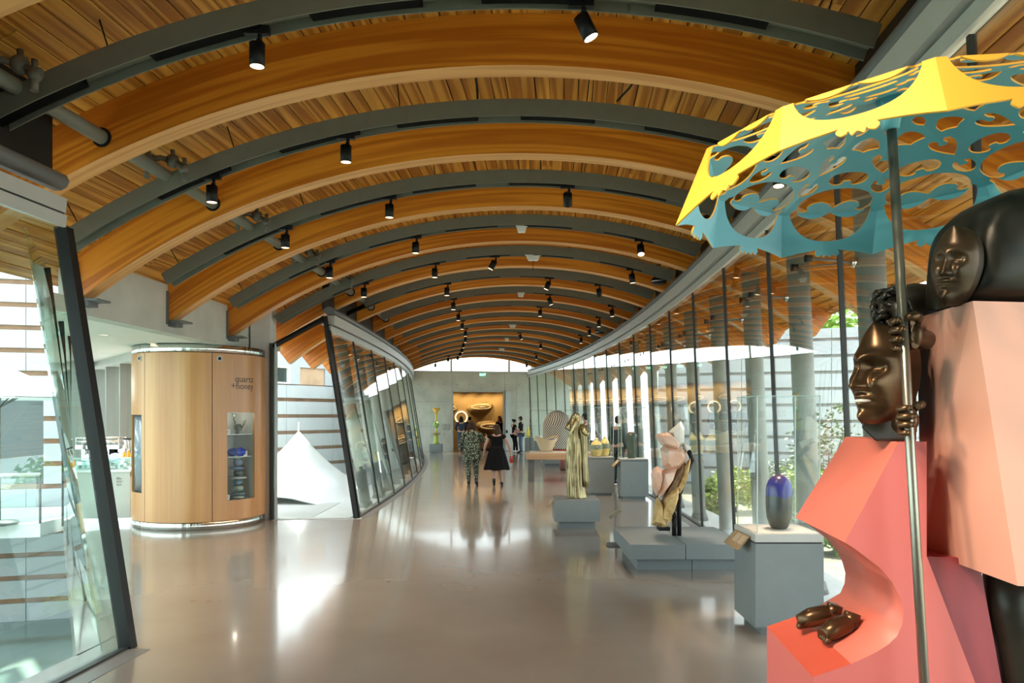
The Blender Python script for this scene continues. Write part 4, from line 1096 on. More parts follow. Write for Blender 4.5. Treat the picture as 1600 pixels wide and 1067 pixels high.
def lens(px, py, wpx, hpx, lab, hook=0.0):
    u, z = gw(px, py); sc_ = W(u, 0, 4.4).y / 1200
    w, h = wpx * sc_, hpx * sc_
    base = W(u, z, 4.4)
    t = thing('wall_pod', lab, 'display pod', base, a0, 'lens-shaped pods on the gallery wall')
    mb = MB(); rows = []
    for i in range(7):
        f = i / 6; d = -0.45 * math.sin(f * PI / 2); k = math.cos(f * PI / 2) * 0.7 + 0.3
        rows.append([Vector((w * k * math.copysign(abs(math.cos(a)) ** 0.8, math.cos(a)), d, h * k * math.sin(a) - 0.1 * f * h + hook * w * 0.12 * math.cos(a))) for a in [2 * PI * j / 28 for j in range(28)]])
    mb.grid(rows, closed_u=True, cap1=True); obj('shell', mb, TAN2, t)
    mb = MB(); mb.tube([Vector((w * 0.72 * math.cos(a), -0.462, h * 0.42 * math.sin(a) + h * 0.05)) for a in [2 * PI * j / 24 + 0.2 for j in range(25)]], 0.011, 6); obj('cove_light', mb, GLOWM, t)
    mb = MB(); mb.ball((0.1 * w, -0.47, -0.05 * h), (0.25 * w, 0.04, 0.18 * h), 12, 6); obj('exhibit', mb, mat('pod_exhibit', (0.6, 0.45, 0.35), 0.5, var=0.4, scale=12) if 'pod_exhibit' not in bpy.data.materials else bpy.data.materials['pod_exhibit'], t)
lens(750, 636, 21, 8, 'upper lens-shaped glowing pod on the tan gallery wall', 1)
lens(765, 666, 22, 9, 'lower lens-shaped glowing pod behind the two walking women', -0.6)
lens(704, 638, 11, 7, 'lens-shaped pod half hidden by the door jamb')
u, z = gw(720.5, 652)
t = thing('ring_light', 'glowing round ring light on the tan gallery wall', 'lamp', W(u, z, 4.35), a0)
mb = MB(); r = 9 * W(u, 0, 4.4).y / 1200
mb.tube([Vector((r * math.cos(a), 0, r * math.sin(a))) for a in [2 * PI * j / 32 for j in range(33)]], 0.035, 8); obj('tube', mb, mat('ring_glow', (1, 0.85, 0.6), 0.5, emit=(1.0, 0.80, 0.45), es=0.4), t)
mb = MB(); mb.tube([Vector((0, 0.03, 0)), Vector((0, 0.049, 0))], r, 28); obj('backplate', mb, TAN2, t)
for i, px in enumerate((709, 713, 721, 729, 737, 749, 757, 761, 769, 774, 782)):
    u, z = gw(px, 619, 3.4); p = W(u, 3.6, 3.4)
    t = thing('gallery_spotlight', 'small dark spotlight, ' + ['first','second','third','fourth','fifth','sixth','seventh','eighth','ninth','tenth','eleventh'][i] + ' from the left across the tan gallery ceiling', 'spotlight', p, 0, 'spotlights inside the tan gallery')
    mb = MB(); mb.tube([(0, 0, 0), (0, 0, -0.22)], 0.014, 6); obj('stem', mb, BLACK, t)
    mb = MB(); mb.tube([(0, -0.06, -0.2), (0, 0.1, -0.33)], [0.05, 0.065], 10); obj('can', mb, BLACK, t)
    if i % 3 == 1:
        L_ = bpy.data.lights.new('gallery_lamp', 'SPOT'); L_.energy = 16; L_.color = (1, 0.70, 0.36); L_.spot_size = 1.9; L_.spot_blend = 0.8; L_.shadow_soft_size = 0.06
        o = bpy.data.objects.new('gallery_lamp', L_); COL.objects.link(o); o.parent = t; o.location = (0, 0.14, -0.37); o.rotation_euler = (math.radians(38), 0, 0)
t = thing('gallery_bench', 'low brown platform on the gallery floor behind the walking women', 'platform', W(gw(764, 690, 1.6)[0], 0, 1.6), a0)
mb = MB(); mb.box((-0.55, -0.3, 0.06), (0.55, 0.3, 0.5)); bevel(obj('body', mb, mat('umber_board', (0.30, 0.13, 0.06), 0.6), t), 0.01)
mb = MB(); mb.box((-0.5, -0.25, 0.0), (0.5, 0.25, 0.06)); obj('toe', mb, BLACK, t)
# exit sign and wall labels
u = u_at(754); t = thing('exit_sign', 'green exit sign above the gallery doorway', 'sign', W(u, z_at(585.3, u), -0.04), a0)
mb = MB(); mb.box((-0.175, -0.03, -0.11), (0.175, 0.035, 0.11)); obj('case', mb, WHITE, t)
mb = MB(); mb.box((-0.165, -0.034, -0.10), (0.165, -0.03, 0.10)); obj('face', mb, mat('sign_green', (0.02, 0.16, 0.10), 0.4, emit=(0.02, 0.22, 0.13), es=0.4), t); face_ = t.children[-1]
lettering('sign_lettering', 'EXIT', 0.17, Matrix.Translation((0, -0.0355, -0.06)) @ Matrix.Rotation(PI / 2, 4, 'X'), mat('sign_white', (0.8, 0.9, 0.85), 0.5, emit=(0.8, 1.0, 0.9), es=0.5), face_, 'CENTER')
for i, px in enumerate((695, 701)):
    u = u_at(px); t = thing('wall_label', ['grey wall text panel next to the tall glass case', 'grey wall text panel next to the doorway jamb'][i], 'label', W(u, z_at(667, u), -0.012), a0, 'grey wall text panels')
    mb = MB(); mb.box((-0.085, -0.008, -0.16), (0.085, 0.008, 0.16)); pt_ = obj('plate', mb, mat('label_grey', (0.30, 0.31, 0.29), 0.5), t)
    mb = MB()
    for k in range(7): mb.box((-0.065, -0.0095, 0.12 - 0.035 * k), (0.05 - 0.02 * (k % 3), -0.008, 0.128 - 0.035 * k))
    obj('print_lines', mb, CARD, pt_)
# ================================================================ PLINTHS, CASES AND EXHIBITS
def plinth(label, x0, x1, y0, y1, zt, zb, toe=0.08, slab=None, m=PLINTH, group=None, name='display_plinth', split=None):
    c = Vector(((x0 + x1) / 2, (y0 + y1) / 2, 0))
    t = thing(name, label, 'plinth', c, 0, group)
    hx, hy = (x1 - x0) / 2, (y1 - y0) / 2
    top = zt - (slab or 0)
    if split is None:
        mb = MB(); mb.box((-hx, -hy, zb), (hx, hy, top)); bevel(obj('body', mb, m, t), 0.004)
        mb = MB(); mb.box((-hx + toe, -hy + toe, 0), (hx - toe, hy - toe, zb)); obj('toe_kick', mb, m, t)
    else:
        for a, b_ in ((-hx, split - 0.004), (split + 0.004, hx)):
            mb = MB(); mb.box((a, -hy, zb), (b_, hy, top)); bevel(obj('body', mb, m, t), 0.004)
        for a, b_ in ((-hx + toe, split + 0.096), (split + 0.104, hx - toe * 0.3)):
            mb = MB(); mb.box((a, -hy + toe, 0), (b_, hy - toe, zb)); obj('toe_kick', mb, m, t)
    if slab:
        mb = MB(); mb.box((-hx + 0.012, -hy + 0.012, top), (hx - 0.012, hy - 0.012, top + 0.012)); obj('shadow_gap', mb, BLACK, t)
        mb = MB(); mb.box((-hx, -hy, top + 0.012), (hx, hy, zt - 0.006)); bevel(obj('deck_frame', mb, GREY_HEAD if m is PLINTH and slab > 0.07 else m, t), 0.003)
        mb = MB(); mb.box((-hx + 0.012, -hy + 0.012, zt - 0.006), (hx - 0.012, hy - 0.012, zt)); obj('deck', mb, PLINTH_TOP, t)
    return t
def case(label, x0, x1, y0, y1, z0, z1, edge=None):
    c = Vector(((x0 + x1) / 2, (y0 + y1) / 2, z0 + 0.001)); hx, hy, h = (x1 - x0) / 2, (y1 - y0) / 2, z1 - z0
    t = thing('glass_case', label, 'glass case', c)
    g = 0.008
    for lo_, hi_ in (((-hx, -hy, 0), (hx, -hy + g, h)), ((-hx, hy - g, 0), (hx, hy, h)), ((-hx, -hy + g, 0), (-hx + g, hy - g, h)), ((hx - g, -hy + g, 0), (hx, hy - g, h)), ((-hx, -hy, h), (hx, hy, h + g))):
        mb = MB(); mb.box(lo_, hi_); obj('pane', mb, GLASS_CASE, t)
    e = 0.004
    for x, y in ((-hx, -hy), (hx, -hy), (-hx, hy), (hx, hy)):
        mb = MB(); mb.box((x - e, y - e, 0), (x + e, y + e, h + g)); obj('edge', mb, edge or CASE_EDGE, t)
    for a, b_ in (((-hx, -hy), (hx, -hy)), ((-hx, hy), (hx, hy)), ((-hx, -hy), (-hx, hy)), ((hx, -hy), (hx, hy))):
        mb = MB(); mb.box((a[0] - e, a[1] - e, h + g - 0.004), (b_[0] + e, b_[1] + e, h + g + 0.001)); obj('edge', mb, edge or CASE_EDGE, t)
    return t
PLAQ = mat('tan_plaque', (0.28, 0.20, 0.115), 0.5)
PLTX = mat('plaque_print', (0.58, 0.50, 0.38), 0.5)
def plaque(label, a, b_, c, d, name='label_plaque', support=None):
    """plate through four world corners: upper rear, upper front, lower front, lower rear"""
    o = (a + b_) / 2
    t = thing(name, label, 'label', o)
    x = (b_ - a); y = (d - a); n = x.cross(y).normalized()
    if n.z < 0: n = -n
    mb = MB(); mb.hexa([q - o - n * 0.008 for q in (a, b_, c, d)] + [q - o for q in (a, b_, c, d)]); pt_ = obj('plate', mb, PLAQ, t)
    mb = MB()
    def bar(f0, f1, g0, g1):
        P = lambda f, g: a + x * f + y * g - o + n * 0.0012
        mb.face([P(f0, g0), P(f1, g0), P(f1, g1), P(f0, g1)])
    for k in range(11):
        bar(0.30, 0.58 - 0.04 * (k % 3 == 2), 0.10 + 0.05 * k, 0.125 + 0.05 * k); bar(0.63, 0.93 - 0.05 * (k % 4 == 3), 0.10 + 0.05 * k, 0.125 + 0.05 * k)
    for k in range(3): bar(0.06, 0.16, 0.10 + 0.16 * k, 0.14 + 0.16 * k)
    obj('print_lines', mb, PLTX, pt_, recalc=False)
    return t
# ---- draped gilt statue
plinth('low square grey plinth under the gilded draped statue', 0.705, 1.457, 12.70, 13.45, 0.478, 0.118)
plaque('small tilted caption plate on the side of the statue plinth', Vector((0.70, 13.3, 0.46)), Vector((0.70, 12.95, 0.46)), Vector((0.60, 12.95, 0.33)), Vector((0.60, 13.3, 0.33)))
GILT = mat('gilt_bronze', (0.30, 0.25, 0.135), 0.36, metal=0.85, var=0.25, scale=9, bump=0.15, bscale=40)
st = thing('draped_statue', 'gilded statue of a veiled standing figure on the low square plinth', 'statue', (1.09, 13.06, 0.478))
def sx(v): return (v - 212) * 0.00204
def szv(y): return (788 - y) * 0.00204
sec = [(788, 140, 296, .125), (770, 138, 290, .125), (680, 135, 274, .12), (560, 132, 264, .115), (450, 135, 256, .115), (340, 140, 250, .115), (285, 141, 246, .11), (250, 150, 240, .10), (220, 146, 243, .105), (190, 140, 262, .115), (165, 146, 262, .115), (140, 156, 256, .105), (122, 164, 250, .09), (105, 172, 244, .085), (92, 182, 238, .07), (82, 194, 226, .045)]
mb = MB(); rows = []
NS = 56
for q, (a, b_) in enumerate(zip(sec[:-1], sec[1:])):
    for s in range(3):
        f = s / 3
        y, l, r, dp = [a[i] + (b_[i] - a[i]) * f for i in range(4)]
        z = szv(y); low = max(0.0, min(1.0, (z) / 0.2)); fold = 0.013 if z < 1.02 else 0.007
        cx, hw = sx((l + r) / 2), (r - l) / 2 * 0.00192
        ring = []
        for k in range(NS):
            an = 2 * PI * k / NS
            w = 1 + fold / hw * 2.2 * (0.5 * math.sin(9 * an + 2.6 * z) + 0.5 * math.sin(14 * an - 3.5 * z + 1) + 0.35 * math.sin(23 * an + 5 * z))
            w *= 1 + 0.05 * mnoise.noise(Vector((an * 2, z * 6, 1)))
            ring.append(Vector((cx + hw * w * math.cos(an), dp * w * math.sin(an), z)))
        rows.append(ring)
rows.append([Vector((sx(210) + 0.02 * math.cos(2*PI*k/NS), 0.02 * math.sin(2*PI*k/NS), szv(79))) for k in range(NS)])
mb.grid(rows, closed_u=True, cap0=True, cap1=True); obj('robe', mb, GILT, st)
mb = MB(); rows = []   # hanging sleeve and mantle at the right
for y, l, r in ((195, 232, 268), (230, 240, 292), (270, 246, 302), (340, 250, 300), (450, 252, 303), (560, 258, 312), (640, 262, 318), (694, 268, 316)):
    c = (l + r) / 2; hw = (r - l) / 2 * 0.00204
    rows.append([Vector((sx(c) + hw * (1 + 0.22 * math.sin(5 * an + y * 0.01)) * math.cos(an), -0.02 + 0.055 * (1 + 0.25 * math.sin(7 * an)) * math.sin(an), szv(y))) for an in [2 * PI * k / 24 for k in range(24)]])
mb.grid(rows, closed_u=True, cap0=True, cap1=True); obj('mantle', mb, GILT, st)
mb = MB(); mb.tube([(sx(258), -0.02, szv(185)), (sx(282), -0.07, szv(232)), (sx(300), -0.1, szv(255)), (sx(312), -0.115, szv(262))], [0.062, 0.055, 0.04, 0.03], 12); mb.tube([(sx(160), -0.04, szv(170)), (sx(138), -0.09, szv(205)), (sx(160), -0.13, szv(238)), (sx(200), -0.12, szv(165)), (sx(208), -0.1, szv(135))], [0.05, 0.045, 0.04, 0.03, 0.025], 12); obj('arms', mb, GILT, st)
mb = MB(); mb.ball((sx(206), -0.05, szv(112)), (0.052, 0.06, 0.075), 16, 12); mb.tube([(sx(204), -0.105, szv(105)), (sx(203), -0.122, szv(118))], [0.006, 0.011], 8); obj('face', mb, GILT, st)
# ---- quartz on its mount
plinth('wide low grey two-part plinth under the pink quartz', 1.424, 2.83, 9.25, 10.75, 0.323, 0.145, toe=0.10, split=-0.035)
def hull(name, outline, Yc, depth, m, parent, seed=0, inset=0.62, org=Vector((0, 0, 0)), jit=0.01):
    rnd = random.Random(seed)
    bm = bmesh.new()
    P = [at(990 + x / 5.3333, 640 + y / 5.3333, Yc) for x, y in outline]
    c = sum(P, Vector()) / len(P)
    for p in P:
        for f, d in ((1.0, rnd.uniform(-0.25, 0.25)), (inset, -rnd.uniform(0.75, 1.0)), (inset, rnd.uniform(0.75, 1.0))):
            bm.verts.new(c + (p - c) * f + Vector((rnd.uniform(-jit, jit), d * depth, rnd.uniform(-jit, jit))) - org)
    r = bmesh.ops.convex_hull(bm, input=bm.verts)
    bmesh.ops.delete(bm, geom=[v for v in bm.verts if not v.link_faces], context='VERTS')
    me = bpy.data.meshes.new(name); bm.to_mesh(me); bm.free(); me.materials.append(m)
    return link(name, me, parent)
def stone(name, c1, c2, c3, rough, scale, sss=0.0, bump=0.4):
    m = mat(name, c1, rough, bump=bump, bscale=30)
    nt = m.node_tree; b = nt.nodes['Principled BSDF']
    tc = [n for n in nt.nodes if n.type == 'TEX_COORD'][0]
    n = nt.nodes.new('ShaderNodeTexNoise'); n.inputs['Scale'].default_value = scale; n.inputs['Detail'].default_value = 6
    cp = nt.nodes.new('ShaderNodeValToRGB'); e = cp.color_ramp.elements
    e[0].position = 0.32; e[0].color = (*c1, 1); e[1].position = 0.72; e[1].color = (*c3, 1)
    q = e.new(0.5); q.color = (*c2, 1)
    nt.links.new(tc.outputs['Object'], n.inputs['Vector']); nt.links.new(n.outputs['Fac'], cp.inputs[0]); nt.links.new(cp.outputs[0], b.inputs['Base Color'])
    if sss:
        b.inputs['Subsurface Weight'].default_value = sss; b.inputs['Subsurface Radius'].default_value = (0.08, 0.05, 0.04)
    return m
Q_PINK = stone('rose_quartz', (0.62, 0.34, 0.22), (0.72, 0.46, 0.34), (0.74, 0.58, 0.48), 0.28, 5, 0.3, 0.2)
Q_WHITE = stone('clear_quartz', (0.60, 0.60, 0.55), (0.68, 0.66, 0.60), (0.72, 0.64, 0.54), 0.2, 4, 0.3, 0.1)
Q_ROCK = stone('ochre_rock', (0.38, 0.22, 0.07), (0.58, 0.38, 0.15), (0.66, 0.48, 0.24), 0.75, 9, 0.0, 0.8)
Q_DARK = stone('brown_seam', (0.16, 0.10, 0.05), (0.26, 0.17, 0.09), (0.40, 0.26, 0.13), 0.8, 9, 0.0, 0.8)
YQ = 10.0
qz = thing('pink_quartz', 'tall pink quartz crystal cluster on ochre rock, held upright by a black mount', 'crystal', at(1032, 824, YQ))
O = qz.location.copy()
hull('crystal', [(290, 185), (375, 95), (398, 100), (425, 150), (420, 300), (370, 330), (300, 260)], YQ + 0.05, 0.13, Q_WHITE, qz, 1, org=O)
hull('crystal', [(190, 225), (208, 196), (285, 186), (345, 225), (390, 290), (370, 330), (320, 325), (222, 292)], YQ - 0.04, 0.14, Q_PINK, qz, 2, org=O)
hull('crystal', [(215, 330), (240, 298), (320, 310), (400, 330), (450, 360), (440, 420), (380, 500), (290, 520), (245, 470)], YQ - 0.02, 0.16, Q_PINK, qz, 3, org=O)
hull('crystal', [(400, 270), (425, 285), (478, 310), (470, 350), (430, 370)], YQ + 0.03, 0.08, Q_WHITE, qz, 4, org=O)
hull('crystal', [(138, 540), (165, 485), (200, 472), (235, 500), (250, 560), (230, 690), (195, 725), (160, 640)], YQ - 0.05, 0.12, Q_PINK, qz, 5, org=O)
hull('crystal', [(235, 500), (300, 480), (370, 470), (330, 580), (260, 690), (205, 740), (215, 620)], YQ - 0.06, 0.13, Q_PINK, qz, 6, org=O)
hull('seam', [(430, 400), (415, 440), (345, 590), (255, 690), (215, 800), (235, 840), (300, 700), (380, 600), (440, 470)], YQ + 0.0, 0.10, Q_DARK, qz, 7, org=O)
hull('rock', [(470, 400), (478, 440), (440, 560), (400, 680), (370, 730), (330, 700), (400, 560), (445, 430)], YQ - 0.03, 0.09, Q_ROCK, qz, 8, org=O)
hull('rock', [(380, 610), (375, 730), (350, 800), (320, 920), (270, 980), (200, 960), (215, 850), (260, 720), (310, 650)], YQ - 0.05, 0.12, Q_ROCK, qz, 9, org=O)
hull('rock', [(195, 730), (235, 780), (225, 860), (260, 960), (240, 978), (148, 955), (165, 890), (175, 790)], YQ - 0.06, 0.12, Q_ROCK, qz, 10, org=O)
mb = MB(); mb.box(at(1028, 826, YQ) - O + Vector((0, -0.09, -0.015)), at(1045, 826, YQ) - O + Vector((0, 0.09, 0.03))); obj('cradle', mb, BLACK, qz)
b0_ = at(1056, 836, YQ); b0_.z = 0.324
for dx in (-0.03, 0.035):
    a = Vector((b0_.x + dx, b0_.y - 0.04, 0.324)); tp = at(1053 + (6 if dx > 0 else 0), 770 if dx > 0 else 803, YQ); mb = MB()
    mb.tube([a - O, Vector((a.x, a.y, tp.z)) - O], 0.03, 12); obj('post', mb, BLACK, qz)
mb = MB(); mb.tube([at(1060, 775, YQ) - O, at(1070, 745, YQ + 0.1) - O, at(1082, 718, YQ + 0.12) - O], 0.035, 10); obj('arm', mb, BLACK, qz)
mb = MB(); mb.tube([at(1077, 706, YQ - 0.12) - O, at(1082, 718, YQ + 0.02) - O], 0.03, 12); obj('finger_clamp', mb, BLACK, qz)
mb = MB(); mb.tube([at(1050, 802, YQ - 0.14) - O, at(1052, 804, YQ) - O], 0.042, 12); obj('clamp', mb, BLACK, qz)
# ---- caption stand
b_ = fl(962, 852)
t = thing('caption_stand', 'slim grey stand with tilted caption plate beside the quartz plinth', 'label stand', b_)
mb = MB(); mb.lathe([(0.135, 0), (0.14, 0.012), (0.13, 0.028), (0.03, 0.035)], seg=28); obj('base', mb, GREY_RAIL, t)
mb = MB(); mb.tube([(0, 0, 0.02), (0, 0, 0.42)], 0.011, 10); obj('pole', mb, GREY_RAIL, t)
pa = [Vector((-0.115, -0.03, 0.435)), Vector((0.045, -0.06, 0.545)), Vector((0.105, 0.06, 0.50)), Vector((-0.07, 0.1, 0.37))]
n_ = (pa[1] - pa[0]).cross(pa[3] - pa[0]).normalized() * 0.012
mb = MB(); mb.hexa([q - n_ for q in pa] + pa); obj('plate', mb, mat('stand_plate', (0.36, 0.33, 0.24), 0.5), t)
# ---- capsule pot in its case
plinth('tall grey plinth with a pale deck under the blue-topped capsule pot', 2.075, 2.66, 6.55, 7.17, 0.87, 0.07, toe=0.07, slab=0.085)
case('clear glass case over the blue-topped capsule pot', 2.10, 2.635, 6.575, 7.145, 0.87, 2.04)
plaque('tan caption plaque hung from the edge of the capsule pot plinth', Vector((2.062, 7.10, 0.83)), Vector((2.062, 6.66, 0.83)), Vector((1.955, 6.66, 0.71)), Vector((1.955, 7.10, 0.71)))
def pot_mat():
    m = mat('blue_over_ash_glaze', (0.05, 0.05, 0.04), 0.22, bump=0.25, bscale=18)
    nt = m.node_tree; b = nt.nodes['Principled BSDF']; L = nt.links.new
    tc = [n for n in nt.nodes if n.type == 'TEX_COORD'][0]
    sp = nt.nodes.new('ShaderNodeSeparateXYZ'); L(tc.outputs['Object'], sp.inputs[0])
    n = nt.nodes.new('ShaderNodeTexNoise'); n.inputs['Scale'].default_value = 14; n.inputs['Detail'].default_value = 5
    mp = nt.nodes.new('ShaderNodeMapping'); mp.inputs['Scale'].default_value = (1, 1, 0.35); L(tc.outputs['Object'], mp.inputs[0]); L(mp.outputs[0], n.inputs['Vector'])
    ad = nt.nodes.new('ShaderNodeMath'); ad.operation = 'MULTIPLY_ADD'; ad.inputs[1].default_value = 0.13; L(n.outputs['Fac'], ad.inputs[0]); L(sp.outputs['Z'], ad.inputs[2])
    cp = nt.nodes.new('ShaderNodeValToRGB'); e = cp.color_ramp.elements; cp.color_ramp.interpolation = 'LINEAR'
    e[0].position = 0.05; e[0].color = (0.055, 0.045, 0.02, 1); e[1].position = 0.50; e[1].color = (0.035, 0.03, 0.20, 1)
    for p, c in ((0.20, (0.045, 0.05, 0.035, 1)), (0.27, (0.025, 0.03, 0.028, 1)), (0.345, (0.03, 0.035, 0.03, 1)), (0.37, (0.012, 0.014, 0.20, 1)), (0.46, (0.012, 0.012, 0.22, 1))):
        q = e.new(p); q.color = c
    q = e.new(0.56); q.color = (0.10, 0.03, 0.03, 1)
    L(ad.outputs[0], cp.inputs[0]); L(cp.outputs[0], b.inputs['Base Color'])
    return m
t = thing('capsule_pot', 'tall rounded ceramic capsule, cobalt top over mottled dark olive base', 'pot', (2.386, 6.86, 0.872))
mb = MB(); mb.lathe([(0.062, 0), (0.07, 0.004), (0.088, 0.035), (0.105, 0.09), (0.113, 0.16), (0.115, 0.26), (0.114, 0.33), (0.108, 0.385), (0.092, 0.43), (0.065, 0.46), (0.03, 0.475), (0.012, 0.478)], seg=40); obj('body', mb, pot_mat(), t)
mb = MB(); mb.lathe([(0.014, 0.476), (0.008, 0.488), (0.002, 0.492)], seg=12); obj('nipple', mb, mat('dark_glaze', (0.03, 0.025, 0.06), 0.3), t)
# ---- two vase plinths
plinth('dark grey plinth carrying the pair of yellow vases', 1.80, 2.40, 18.0, 18.6, 0.905, 0.06, toe=0.05, slab=0.05)
plinth('blue-grey plinth carrying the dark green shouldered vase', 2.44, 3.06, 17.2, 17.82, 0.905, 0.06, toe=0.06, slab=0.05)
case('glass case over the pair of yellow vases', 1.82, 2.38, 18.03, 18.57, 0.905, 2.06)
case('glass case over the dark green shouldered vase', 2.46, 3.04, 17.23, 17.79, 0.905, 2.06)
plaque('small tan caption plate between the two vase plinths', Vector((2.425, 17.75, 0.86)), Vector((2.425, 17.35, 0.86)), Vector((2.30, 17.35, 0.72)), Vector((2.30, 17.75, 0.72)))
t = thing('green_vase', 'dark green shouldered vase with a brown mouth under glass', 'vase', (2.72, 17.5, 0.907))
mb = MB(); mb.lathe([(0.085, 0), (0.09, 0.01), (0.105, 0.2), (0.115, 0.38), (0.125, 0.45), (0.135, 0.50), (0.115, 0.55), (0.07, 0.57), (0.065, 0.58)], seg=28); obj('body', mb, mat('dark_green_glaze', (0.03, 0.05, 0.03), 0.25, var=0.3, scale=12), t)
mb = MB(); mb.lathe([(0.066, 0.575), (0.07, 0.59), (0.05, 0.60), (0.045, 0.57)], seg=20, cap=False); obj('mouth', mb, mat('brown_mouth', (0.25, 0.09, 0.04), 0.35), t)
for x, y, h, r, lab in ((2.0, 18.2, 0.40, 0.15, 'front yellow and green bulbous vase of the pair'), (2.22, 18.35, 0.44, 0.12, 'rear pale yellow bulbous vase of the pair')):
    t = thing('yellow_vase', lab, 'vase', (x, y, 0.907))
    mb = MB(); mb.lathe([(r * 0.5, 0), (r * 0.8, h * 0.12), (r, h * 0.4), (r * 0.98, h * 0.6), (r * 0.75, h * 0.82), (r * 0.35, h * 0.95), (r * 0.28, h)], seg=24); obj('body', mb, mat('yellow_glaze_front' if 'front' in lab else 'yellow_glaze_rear', (0.55, 0.42, 0.14), 0.3, var=0.2, scale=6), t)
    mb = MB(); mb.lathe([(r * 1.006, h * 0.42), (r * 1.02, h * 0.5), (r * 1.0, h * 0.62), (r * 0.93, h * 0.7)], seg=24, cap=False); obj('green_band', mb, mat('moss_band_front' if 'front' in lab else 'moss_band_rear', (0.16, 0.20, 0.13), 0.4, var=0.5, scale=14), t)
    mb = MB(); mb.lathe([(r * 0.3, h), (r * 0.34, h + 0.012), (r * 0.2, h + 0.03), (0.006, h + 0.05)], seg=16); obj('lid', mb, mat('cream_lid_front' if 'front' in lab else 'cream_lid_rear', (0.62, 0.52, 0.34), 0.4), t)
# ---- oak display table with a long case
t = thing('display_table', 'long pale oak display table on square grey legs', 'table', (1.45, 22.2, 0))
mb = MB(); mb.box((-1.05, -0.5, 0.63), (1.05, 0.5, 0.81)); bevel(obj('apron', mb, W_TABLE, t), 0.006)
mb = MB(); mb.box((-0.95, -0.42, 0.81), (1.05, 0.42, 0.84)); obj('deck', mb, PLINTH_TOP, t)
for x in (-0.9, 0.85):
    for y in (-0.38, 0.38):
        mb = MB(); mb.box((x - 0.08, y - 0.08, 0), (x + 0.08, y + 0.08, 0.63)); obj('leg', mb, GREY_RAIL, t)
case('long glass case with bronze corner posts on the oak table', 0.52, 2.46, 21.82, 22.58, 0.841, 2.02, edge=mat('bronze_edge', (0.13, 0.10, 0.06), 0.4))
t = thing('folded_vessel', 'cream folded paper-thin vessel on the oak table', 'vessel', (0.97, 22.1, 0.843))
mb = MB(); rows = []
for i in range(9):
    f = i / 8; rows.append([Vector(((0.17 + 0.17 * f) * math.cos(an) * (1 + 0.12 * math.sin(3 * an + 1)), (0.12 + 0.10 * f) * math.sin(an), 0.40 * f ** 0.8 * (1 + 0.16 * math.sin(2 * an + 0.6)))) for an in [2 * PI * k / 36 for k in range(36)]])
mb.grid(rows, closed_u=True, cap0=True); mb.grid([[q * 0.97 for q in r] for r in rows], closed_u=True); obj('outer_wall', mb, mat('cream_paper', (0.72, 0.58, 0.38), 0.6, bump=0.4, bscale=25), t, recalc=False)
mb = MB(); mb.tube([(0.05, -0.05, 0.33), (0.2, 0.0, 0.34), (0.30, 0.02, 0.36)], [0.02, 0.03, 0.02], 8); obj('blue_mark', mb, mat('blue_mark', (0.12, 0.2, 0.4), 0.4), t)
t = thing('leaf_vase', 'green fan-leaf vase on the oak table behind the statue', 'vase', (2.22, 22.05, 0.843))
mb = MB(); mb.prism([(-0.03, 0), (0.06, 0), (0.14, 0.12), (0.25, 0.28), (0.10, 0.27), (-0.10, 0.22), (-0.06, 0.08)], -0.03, 0.03, axis='y'); bevel(obj('leaf', mb, mat('leaf_green', (0.07, 0.12, 0.08), 0.35), t), 0.015, 3)
mb = MB(); mb.tube([(0, 0, 0.02), (0.08, -0.032, 0.15), (0.2, -0.032, 0.26)], 0.008, 6); obj('vein', mb, mat('vein_green', (0.14, 0.2, 0.14), 0.4), t)
t = thing('wood_block', 'pinkish wooden block on the oak table near the leaf vase', 'block', (2.0, 21.95, 0.843))
mb = MB(); mb.box((-0.18, -0.1, 0), (0.2, 0.1, 0.2)); bevel(obj('block', mb, mat('pink_wood', (0.56, 0.36, 0.23), 0.6, var=0.1), t), 0.008)
mb = MB(); mb.box((-0.06, -0.102, 0), (0.0, -0.098, 0.2)); obj('inlay', mb, mat('inlay', (0.40, 0.24, 0.15), 0.6), t)
